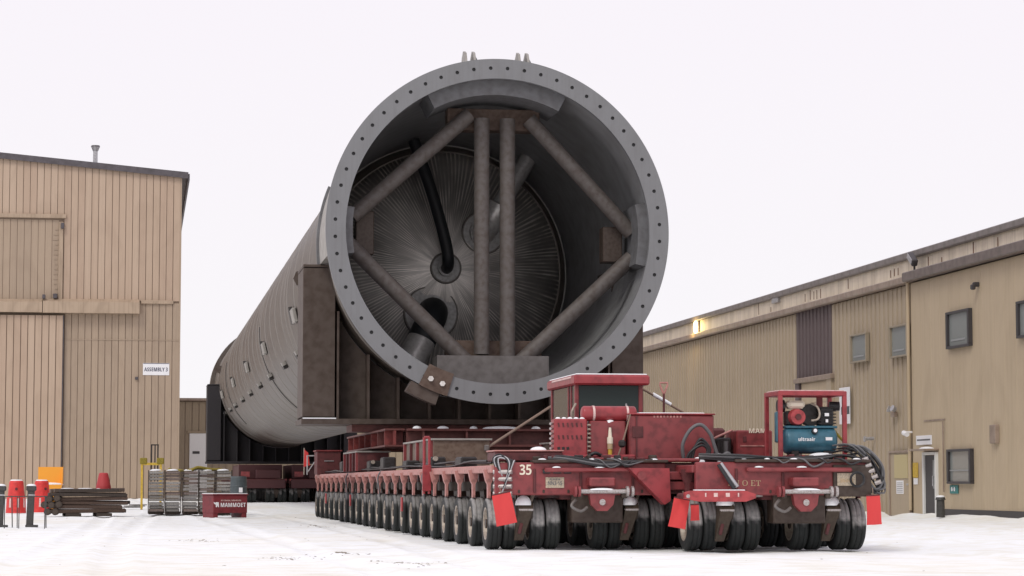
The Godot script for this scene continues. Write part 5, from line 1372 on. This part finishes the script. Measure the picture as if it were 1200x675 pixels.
# ------------------------------------------------------------------ flags and draw bar at the trailer fronts
func build_trailer_front_things():
	var fl := [["tilted red warning flag at the left front corner of trailer 35", Vector3(5.63, 0.9, -37.5), 0.3, 0.5, 0.2], ["red warning flag hanging under the corner gusset, larger of the pair", Vector3(8.34, 0.82, -36.55), 0.25, 0.46, -0.18], ["narrow red warning flag hanging beside the larger one at the middle", Vector3(8.53, 0.73, -36.5), 0.13, 0.25, 0.04], ["red warning flag hanging at the far right corner of trailers", Vector3(11.38, 0.87, -36.4), 0.22, 0.46, 0.05]]
	for q in fl:
		var t := thing("warning_flag", q[0], "flag", q[1], "red warning flags on the trailers")
		t.rotation.z = q[4]
		var s := Sh.new()
		var w: float = q[2]; var h: float = q[3]
		# slightly rippled cloth with thickness
		for side in [0.004, -0.004]:
			var i0 := s.v.size()
			for j in 9:
				for k in 7:
					var x := (k / 6.0 - 0.5) * w * (1.0 + 0.12 * j / 8.0); var y := -h * j / 8.0
					var zz := sin(k * 1.3 + j * 0.5) * 0.03 * j / 8.0
					s.vert(Vector3(x, y, zz + side), Vector3(-cos(k * 1.3 + j * 0.5) * 0.2, 0, 1).normalized() * (1.0 if side > 0 else -1.0))
			for j in 8:
				for k in 6:
					var a := i0 + j * 7 + k
					s.tri_i(a, a + 1, a + 8); s.tri_i(a, a + 8, a + 7)
		part("cloth", s, M.flag, t)
		s = Sh.new(); s.cyl(Vector3(-w / 2, 0, 0), Vector3(w / 2, 0, 0), 0.012, 0.012, 8); part("hem_rod", s, M.red_dark, t)
		s = Sh.new(); s.cyl(Vector3(0, 0, 0), Vector3(0, 0.12, 0), 0.008, 0.008, 6); part("tie", s, M.rope, t)
	var t := thing("draw_bar", "bright red pointed draw bar with white marks across the trailer fronts", "draw bar", Vector3(8.9, 0.86, -36.2))
	var s := Sh.new()
	s.prism(Vector3(0, 0, -0.07), Vector3.RIGHT, Vector3.UP, PackedVector2Array([Vector2(-0.6, 0.06), Vector2(-0.5, 0.085), Vector2(0.36, 0.085), Vector2(0.52, 0.03), Vector2(0.52, -0.03), Vector2(0.36, -0.085), Vector2(-0.35, -0.085), Vector2(-0.6, -0.04)]), 0.14)
	part("bar", s, M.red_bar, t)
	s = Sh.new(); s.cyl(Vector3(0.5, 0, 0), Vector3(0.64, 0, 0), 0.022, 0.012, 10); part("tip", s, M.steel, t)
	s = Sh.new(); s.box(Vector3(-0.05, 0.092, 0), Vector3(0.8, 0.018, 0.12), 0.006); part("frost_top", s, M.frost, t)
	for e in [[-0.28, 0.015], [-0.12, 0.045], [0.07, 0.045], [0.24, 0.015]]:
		s = Sh.new(); s.box(Vector3(e[0], 0.02, 0.072), Vector3(e[1] * 1.4, 0.06, 0.005)); part("white_mark", s, M.drum_band, t)
	s = Sh.new(); s.cyl(Vector3(-0.56, 0.0, -0.09), Vector3(-0.56, 0.0, 0.09), 0.03, 0.03, 10); part("pin", s, M.chrome, t)
	s = Sh.new(); s.cyl(Vector3(-0.56, 0, -0.5), Vector3(-0.56, 0, -0.05), 0.05, 0.05, 10); part("mount", s, M.red_dark, t)
	t = thing("slanted_strut", "pale slanting steel strut resting on the draw bar", "strut", Vector3(9.1, 0.95, -36.35))
	s = Sh.new(); s.cyl(Vector3(0.08, 0.05, 0), Vector3(-0.16, 0.42, -0.1), 0.035, 0.03, 10); part("rod", s, M.galv, t)
	s = Sh.new(); s.cyl(Vector3(0.02, 0.02, 0.03), Vector3(-0.2, 0.4, -0.08), 0.03, 0.03, 10); part("dark_rod", s, M.hose, t)

# ------------------------------------------------------------------ the yard at left
func build_yard():
	# five stacks of planks
	var bm := []
	for k in 3:
		var s := Sh.new(); s.box(Vector3.ZERO, Vector3(0.5 - k * 0.015, 0.085, 2.2), 0.012); bm.append(s.mesh())
	var pos := [["leftmost of the row of strapped plank stacks", 0.52, -83.0, 1.56], ["second strapped plank stack from the left of the row", 1.08, -82.8, 1.5], ["middle strapped plank stack of the row of five", 1.66, -82.6, 1.46], ["fourth plank stack, partly hidden by the maroon box", 2.2, -82.4, 1.46], ["rightmost plank stack, behind the maroon box", 2.76, -82.2, 1.46]]
	for q in pos:
		var t := thing("plank_stack", "weathered grey planks, " + q[0], "plank stack", Vector3(q[1], 0.0, q[2]), "plank stacks in a row by the hall")
		var y := 0.16
		var s := Sh.new()
		for e in [-0.9, 0.9]: s.box(Vector3(0, 0.07, e), Vector3(0.5, 0.1, 0.12))
		part("bearer", s, M.timber_b, t)
		var k := 0
		while y < q[3] - 0.02:
			part("plank", bm[rng.randi() % 3], [M.board_a, M.board_b, M.board_c, M.board_a, M.board_d][rng.randi() % 5], t, Vector3(rng.randf_range(-0.015, 0.015), y, rng.randf_range(-0.05, 0.05)), Vector3(0, rng.randf_range(-0.006, 0.006), 0))
			k += 1
			y += 0.108 if k % 3 else 0.135
		s = Sh.new()
		s.box(Vector3(-0.262, y / 2, 1.1), Vector3(0.03, y - 0.1, 0.06)); s.box(Vector3(0.262, y / 2, 1.1), Vector3(0.03, y - 0.1, 0.06))
		part("strap", s, M.timber_b, t)
		s = Sh.new(); s.dome(Vector3(0, y - 0.07, 0.4), Vector3(0.24, 0.06, 0.7), 30 + k); part("snow_patch", s, M.frost, t)
	# things on top of the stacks
	var t := thing("yellow_hose_bundle", "flattened yellow hose bundle lying on top of the plank stacks", "hose", Vector3(2.3, 1.44, -81.9))
	var s := Sh.new()
	for k in 3: s.tube(Sh.smooth([Vector3(-0.75 + k * 0.08, 0.06, 0.1 * k), Vector3(-0.4, 0.13 + k * 0.02, 0.1 * k + 0.1), Vector3(0.05, 0.1, 0.12 * k), Vector3(0.4, 0.05 + k * 0.02, 0.1 * k), Vector3(0.72 - k * 0.1, 0.0, 0.1)], 6), 0.045)
	part("hose", s, M.tarp, t)
	t = thing("green_bundle", "small dull green bundle on the second plank stack", "bundle", Vector3(1.25, 1.46, -82.4))
	s = Sh.new(); s.dome(Vector3(0, 0, 0), Vector3(0.3, 0.1, 0.3), 8, 12, 4); s.dome(Vector3(-0.28, 0, 0), Vector3(0.1, 0.14, 0.15), 9, 12, 4); part("cloth", s, M.tarp, t)
	# maroon box with lettering, turned a little to the right
	t = thing("maroon_box", "maroon steel box with white MAMMOET lettering on the snow", "box", Vector3(2.62, 0.0, -76.0))
	t.rotation.y = 0.34
	s = Sh.new(); s.box(Vector3(0, 0.42, 0), Vector3(1.14, 0.56, 0.95), 0.015); part("body", s, M.maroon, t)
	s = Sh.new(); s.box(Vector3(0, 0.715, 0), Vector3(1.2, 0.03, 1.0), 0.008); var lid := part("lid", s, M.maroon, t)
	s = Sh.new(); s.box(Vector3(0, 0.74, 0), Vector3(1.16, 0.025, 0.96), 0.008); part("lid_snow", s, M.frost, lid)
	for e in [-1, 1]:
		s = Sh.new(); s.box(Vector3(e * 0.48, 0.07, 0), Vector3(0.16, 0.15, 0.9), 0.01); part("skid", s, M.maroon, t)
	text(t, "lettering", "MAMMOET", 0.125, M.sign_white, Vector3(0.09, 0.39, 0.48), Vector3.ZERO, 0.92)
	text(t, "small_lettering", "AT CANADA, 2400 HOURS", 0.045, M.drum_band, Vector3(0.02, 0.53, 0.48), Vector3.ZERO, 0.9)
	s = Sh.new()
	s.prism(Vector3(-0.5, 0.385, 0.478), Vector3.RIGHT, Vector3.UP, PackedVector2Array([Vector2(-0.06, 0.1), Vector2(0.0, 0.08), Vector2(0.03, 0.1), Vector2(0.11, 0.09), Vector2(0.12, -0.06), Vector2(0.09, -0.06), Vector2(0.08, -0.0), Vector2(0.05, -0.06), Vector2(0.02, -0.06), Vector2(0.01, 0.02), Vector2(-0.04, 0.04)]), 0.006)
	part("emblem", s, M.sign_white, t)
	t = thing("grey_barrel", "blue grey barrel standing behind the maroon box", "barrel", Vector3(3.18, 0.0, -79.3))
	s = Sh.new(); s.lathe(Vector3.ZERO, Vector3.UP, [Vector2(0.0, 0.0), Vector2(0.24, 0.0), Vector2(0.27, 0.1), Vector2(0.27, 0.5), Vector2(0.285, 0.52), Vector2(0.27, 0.55), Vector2(0.27, 0.95), Vector2(0.285, 0.97), Vector2(0.27, 1.0), Vector2(0.26, 1.25), Vector2(0.24, 1.3), Vector2(0.0, 1.3)], 24, 0, TAU, false, 1.0, true); part("body", s, M.drum_blue, t)
	s = Sh.new(); s.box(Vector3(0.06, 0.85, 0.275), Vector3(0.12, 0.16, 0.01)); part("label", s, M.sign_white, t)
	# timber pile
	var tl := [["near", 0.0], ["far", 0.0]]
	t = thing("timber_pile", "low pile of dark stacked timbers with logs at its left end", "timber pile", Vector3(-1.75, 0.0, -80.5))
	t.rotation.y = 0.12
	var y := 0.1
	for row in 6:
		for c in 3:
			var L := rng.randf_range(1.9, 2.6)
			var th := rng.randf_range(0.1, 0.135)
			s = Sh.new(); s.box(Vector3(rng.randf_range(-0.16, 0.2), y + th / 2, 0.5 - c * 0.42 + rng.randf_range(-0.05, 0.05)), Vector3(L, th, 0.38), 0.012, Basis(Vector3.UP, rng.randf_range(-0.05, 0.05)) * Basis(Vector3.BACK, rng.randf_range(-0.014, 0.014)))
			part("timber", s, [M.timber_a, M.timber_b, M.timber_c, M.timber_a][rng.randi() % 4], t)
		y += 0.135
	for e in [-0.5, 0.5]:
		s = Sh.new(); s.box(Vector3(e, 0.04, 0.1), Vector3(0.5, 0.1, 1.3), 0.01); part("bearer", s, M.timber_b, t)
	for k in 3:
		snow_on(t, Vector3(-1.75, 0, -80.5) + Vector3(-0.7 + k * 0.6, 0.89, 0.3), Vector3(0.25, 0.025, 0.1))
	var lp := [[-3.0, 0.2], [-2.75, 0.2], [-2.88, 0.42], [-2.64, 0.44], [-3.1, 0.43], [-2.95, 0.62], [-2.7, 0.64]]
	var lt := thing("log_bundle", "bundle of short round logs leaning on the timber pile's left end", "logs", Vector3(-2.9, 0, -80.3))
	for q in lp:
		s = Sh.new(); s.cyl(Vector3(q[0] + 2.9, q[1] - 0.06, -0.6), Vector3(q[0] + 2.9, q[1] - 0.06, 0.7), 0.11, 0.115, 12); var lg := part("log", s, M.timber_b, lt)
		s = Sh.new(); s.cyl(Vector3(q[0] + 2.9, q[1] - 0.06, 0.7), Vector3(q[0] + 2.9, q[1] - 0.06, 0.706), 0.085, 0.085, 12); part("cut_end", s, M.timber_end, lg)
	# red drums: one shape, three places
	var dr := thing("traffic_drum", "red tapered traffic drum with pale streaks, nearest the photo's left edge", "traffic drum", Vector3(-4.35, 0.02, -86.5), "red traffic drums")
	s = Sh.new(); s.lathe(Vector3.ZERO, Vector3.UP, [Vector2(0.0, 0.0), Vector2(0.36, 0.0), Vector2(0.35, 0.12), Vector2(0.33, 0.55), Vector2(0.3, 0.57), Vector2(0.25, 1.08), Vector2(0.22, 1.14), Vector2(0.0, 1.14)], 28); part("body", s, M.drum_red, dr)
	s = Sh.new(); s.cyl(Vector3(0, 1.14, 0), Vector3(0, 1.18, 0), 0.22, 0.18, 20); part("cap", s, M.frost, dr)
	for a in [0.25, 1.0, -0.6]:
		s = Sh.new(); s.hexa([Vector3(-0.04, 0.2, 0.33), Vector3(0.04, 0.2, 0.33), Vector3(0.04, 0.2, 0.352), Vector3(-0.04, 0.2, 0.352), Vector3(-0.03, 0.52, 0.315), Vector3(0.03, 0.52, 0.315), Vector3(0.03, 0.52, 0.338), Vector3(-0.03, 0.52, 0.338)])
		part("reflective_strip", s, M.drum_band, dr, Vector3.ZERO, Vector3(0, a, 0))
	s = Sh.new(); s.cyl(Vector3(0.02, 0.85, 0.27), Vector3(0.02, 0.85, 0.29), 0.05, 0.05, 12); part("hole", s, M.red_dark, dr)
	var d2 := dr.duplicate(); d2.name = numbered("traffic_drum"); add_child(d2); d2.position = Vector3(-3.55, 0.02, -88.5); d2.rotation.y = 0.5
	d2.set_meta("label", "red tapered traffic drum right of the dark capped post")
	t = thing("red_cone", "small red tapered cone standing on top of the timber pile", "cone", Vector3(-1.22, 0.885, -80.4))
	s = Sh.new(); s.lathe(Vector3.ZERO, Vector3.UP, [Vector2(0.0, 0.0), Vector2(0.25, 0.0), Vector2(0.24, 0.1), Vector2(0.15, 0.5), Vector2(0.12, 0.53), Vector2(0.0, 0.53)], 24); part("body", s, mat(lin(0.42, 0.04, 0.045), 0.6), t)
	# orange bucket
	t = thing("orange_bucket", "orange folded steel chute with snow on its ledge", "chute", Vector3(-3.45, 0.5, -94.0))
	s = Sh.new(); s.prism(Vector3(-0.46, 0, 0), Vector3.BACK, Vector3.UP, PackedVector2Array([Vector2(0, 1.2), Vector2(-0.06, 1.2), Vector2(-0.06, 0.62), Vector2(0.05, 0.5), Vector2(0.08, 0.5), Vector2(0.02, 0.62)]), -0.95); part("back_plate", s, M.orange, t)
	s = Sh.new(); s.hexa([Vector3(-0.3, -0.5, -0.3), Vector3(0.24, -0.5, -0.3), Vector3(0.24, -0.5, 0.3), Vector3(-0.3, -0.5, 0.3), Vector3(-0.46, 0.52, -0.3), Vector3(0.46, 0.52, -0.3), Vector3(0.46, 0.52, 0.5), Vector3(-0.46, 0.52, 0.5)]); part("hopper", s, M.orange, t)
	s = Sh.new(); s.dome(Vector3(0, 0.52, 0.25), Vector3(0.5, 0.08, 0.26), 12); part("snow_patch", s, M.frost, t)
	s = Sh.new(); s.hexa([Vector3(0.35, 0.52, -0.06), Vector3(0.47, 0.52, -0.06), Vector3(0.47, 0.52, 0.35), Vector3(0.44, 0.52, 0.35), Vector3(0.44, 1.19, -0.06), Vector3(0.47, 1.19, -0.06), Vector3(0.47, 1.19, 0.0), Vector3(0.44, 1.19, 0.0)]); part("side_cheek", s, M.orange, t)
	# posts and rebar frame in front
	var pz := [["dark steel post with snow cap between the two red drums", Vector3(-2.66, 0, -59.5)], ["dark steel post with snow cap at the photo's left edge", Vector3(-3.38, 0, -59.5)]]
	for q in pz:
		t = thing("steel_post", q[0], "post", q[1], "dark steel posts")
		t.rotation.z = -0.03
		s = Sh.new(); s.box(Vector3(0, 0.5, 0), Vector3(0.17, 1.0, 0.17), 0.02); part("shaft", s, M.post, t)
		s = Sh.new(); s.box(Vector3(0, 0.94, 0), Vector3(0.24, 0.12, 0.24), 0.02); part("head", s, M.post, t)
		s = Sh.new(); s.dome(Vector3(0, 1.0, 0), Vector3(0.13, 0.05, 0.13), 15); part("snow_cap", s, M.frost, t)
		s = Sh.new(); s.box(Vector3(0.05, 0.03, 0.02), Vector3(0.3, 0.06, 0.26), 0.01); part("base_plate", s, M.post, t)
		s = Sh.new(); s.box(Vector3(0.02, 0.78, 0.09), Vector3(0.16, 0.03, 0.01)); part("band", s, M.galv, t)
	t = thing("rebar_stand", "thin steel rod stand in front of the nearest red drum", "stand", Vector3(-2.85, 0, -58.2))
	s = Sh.new(); s.cyl(Vector3(-0.36, 0.75, 0), Vector3(0.62, 0.75, 0), 0.011, 0.011, 6); part("top_rod", s, M.post, t)
	s = Sh.new(); s.cyl(Vector3(-0.36, 0.75, -0.9), Vector3(0.62, 0.75, -0.9), 0.011, 0.011, 6); part("top_rod", s, M.post, t)
	for q in [[-0.34, 0.02], [-0.06, -0.4], [0.0, 0.1], [0.6, 0.0], [-0.2, -0.9], [0.6, -0.9]]:
		s = Sh.new(); s.cyl(Vector3(q[0], -0.05, q[1]), Vector3(q[0], 0.76, q[1] * 0.5), 0.013, 0.013, 6); part("leg", s, M.post, t)
	# yellow rack with black uprights behind the planks
	t = thing("yellow_lift", "yellow post lift with black mast behind the plank stacks", "lift", Vector3(0.5, 0.0, -99.0))
	s = Sh.new(); s.box(Vector3(-0.46, 1.0, 0), Vector3(0.09, 2.0, 0.09), 0.01); part("yellow_post", s, M.yellow, t)
	s = Sh.new(); s.box(Vector3(0.3, 1.0, 0), Vector3(0.09, 2.0, 0.09), 0.01); part("yellow_post", s, M.yellow, t)
	s = Sh.new(); s.box(Vector3(-0.08, 1.86, 0), Vector3(0.66, 0.1, 0.09), 0.01); part("cross_bar", s, M.yellow, t)
	for e in [-0.4, 0.28]:
		s = Sh.new(); s.box(Vector3(e, 1.98, 0.02), Vector3(0.3, 0.26, 0.12), 0.03); part("bracket", s, M.tarp, t)
	for e in [-0.08, 0.06, 0.18]:
		s = Sh.new(); s.box(Vector3(e, 1.9, -0.1), Vector3(0.05, 1.5, 0.06), 0.005); part("mast_bar", s, M.black, t)
	s = Sh.new(); s.box(Vector3(0.05, 2.64, -0.1), Vector3(0.32, 0.05, 0.06), 0.005); part("mast_bar", s, M.black, t)
	# pile of flat scrap at the foot of the hall
	t = thing("scrap_plates", "low heap of grey plates lying between timber and planks", "plates", Vector3(-0.4, 0.05, -100.0))
	for k in 3:
		s = Sh.new(); s.box(Vector3(k * 0.15, 0.04 + k * 0.05, 0), Vector3(1.0 - k * 0.2, 0.04, 0.5), 0.008, Basis(Vector3.UP, k * 0.2)); part("plate", s, M.steel, t)
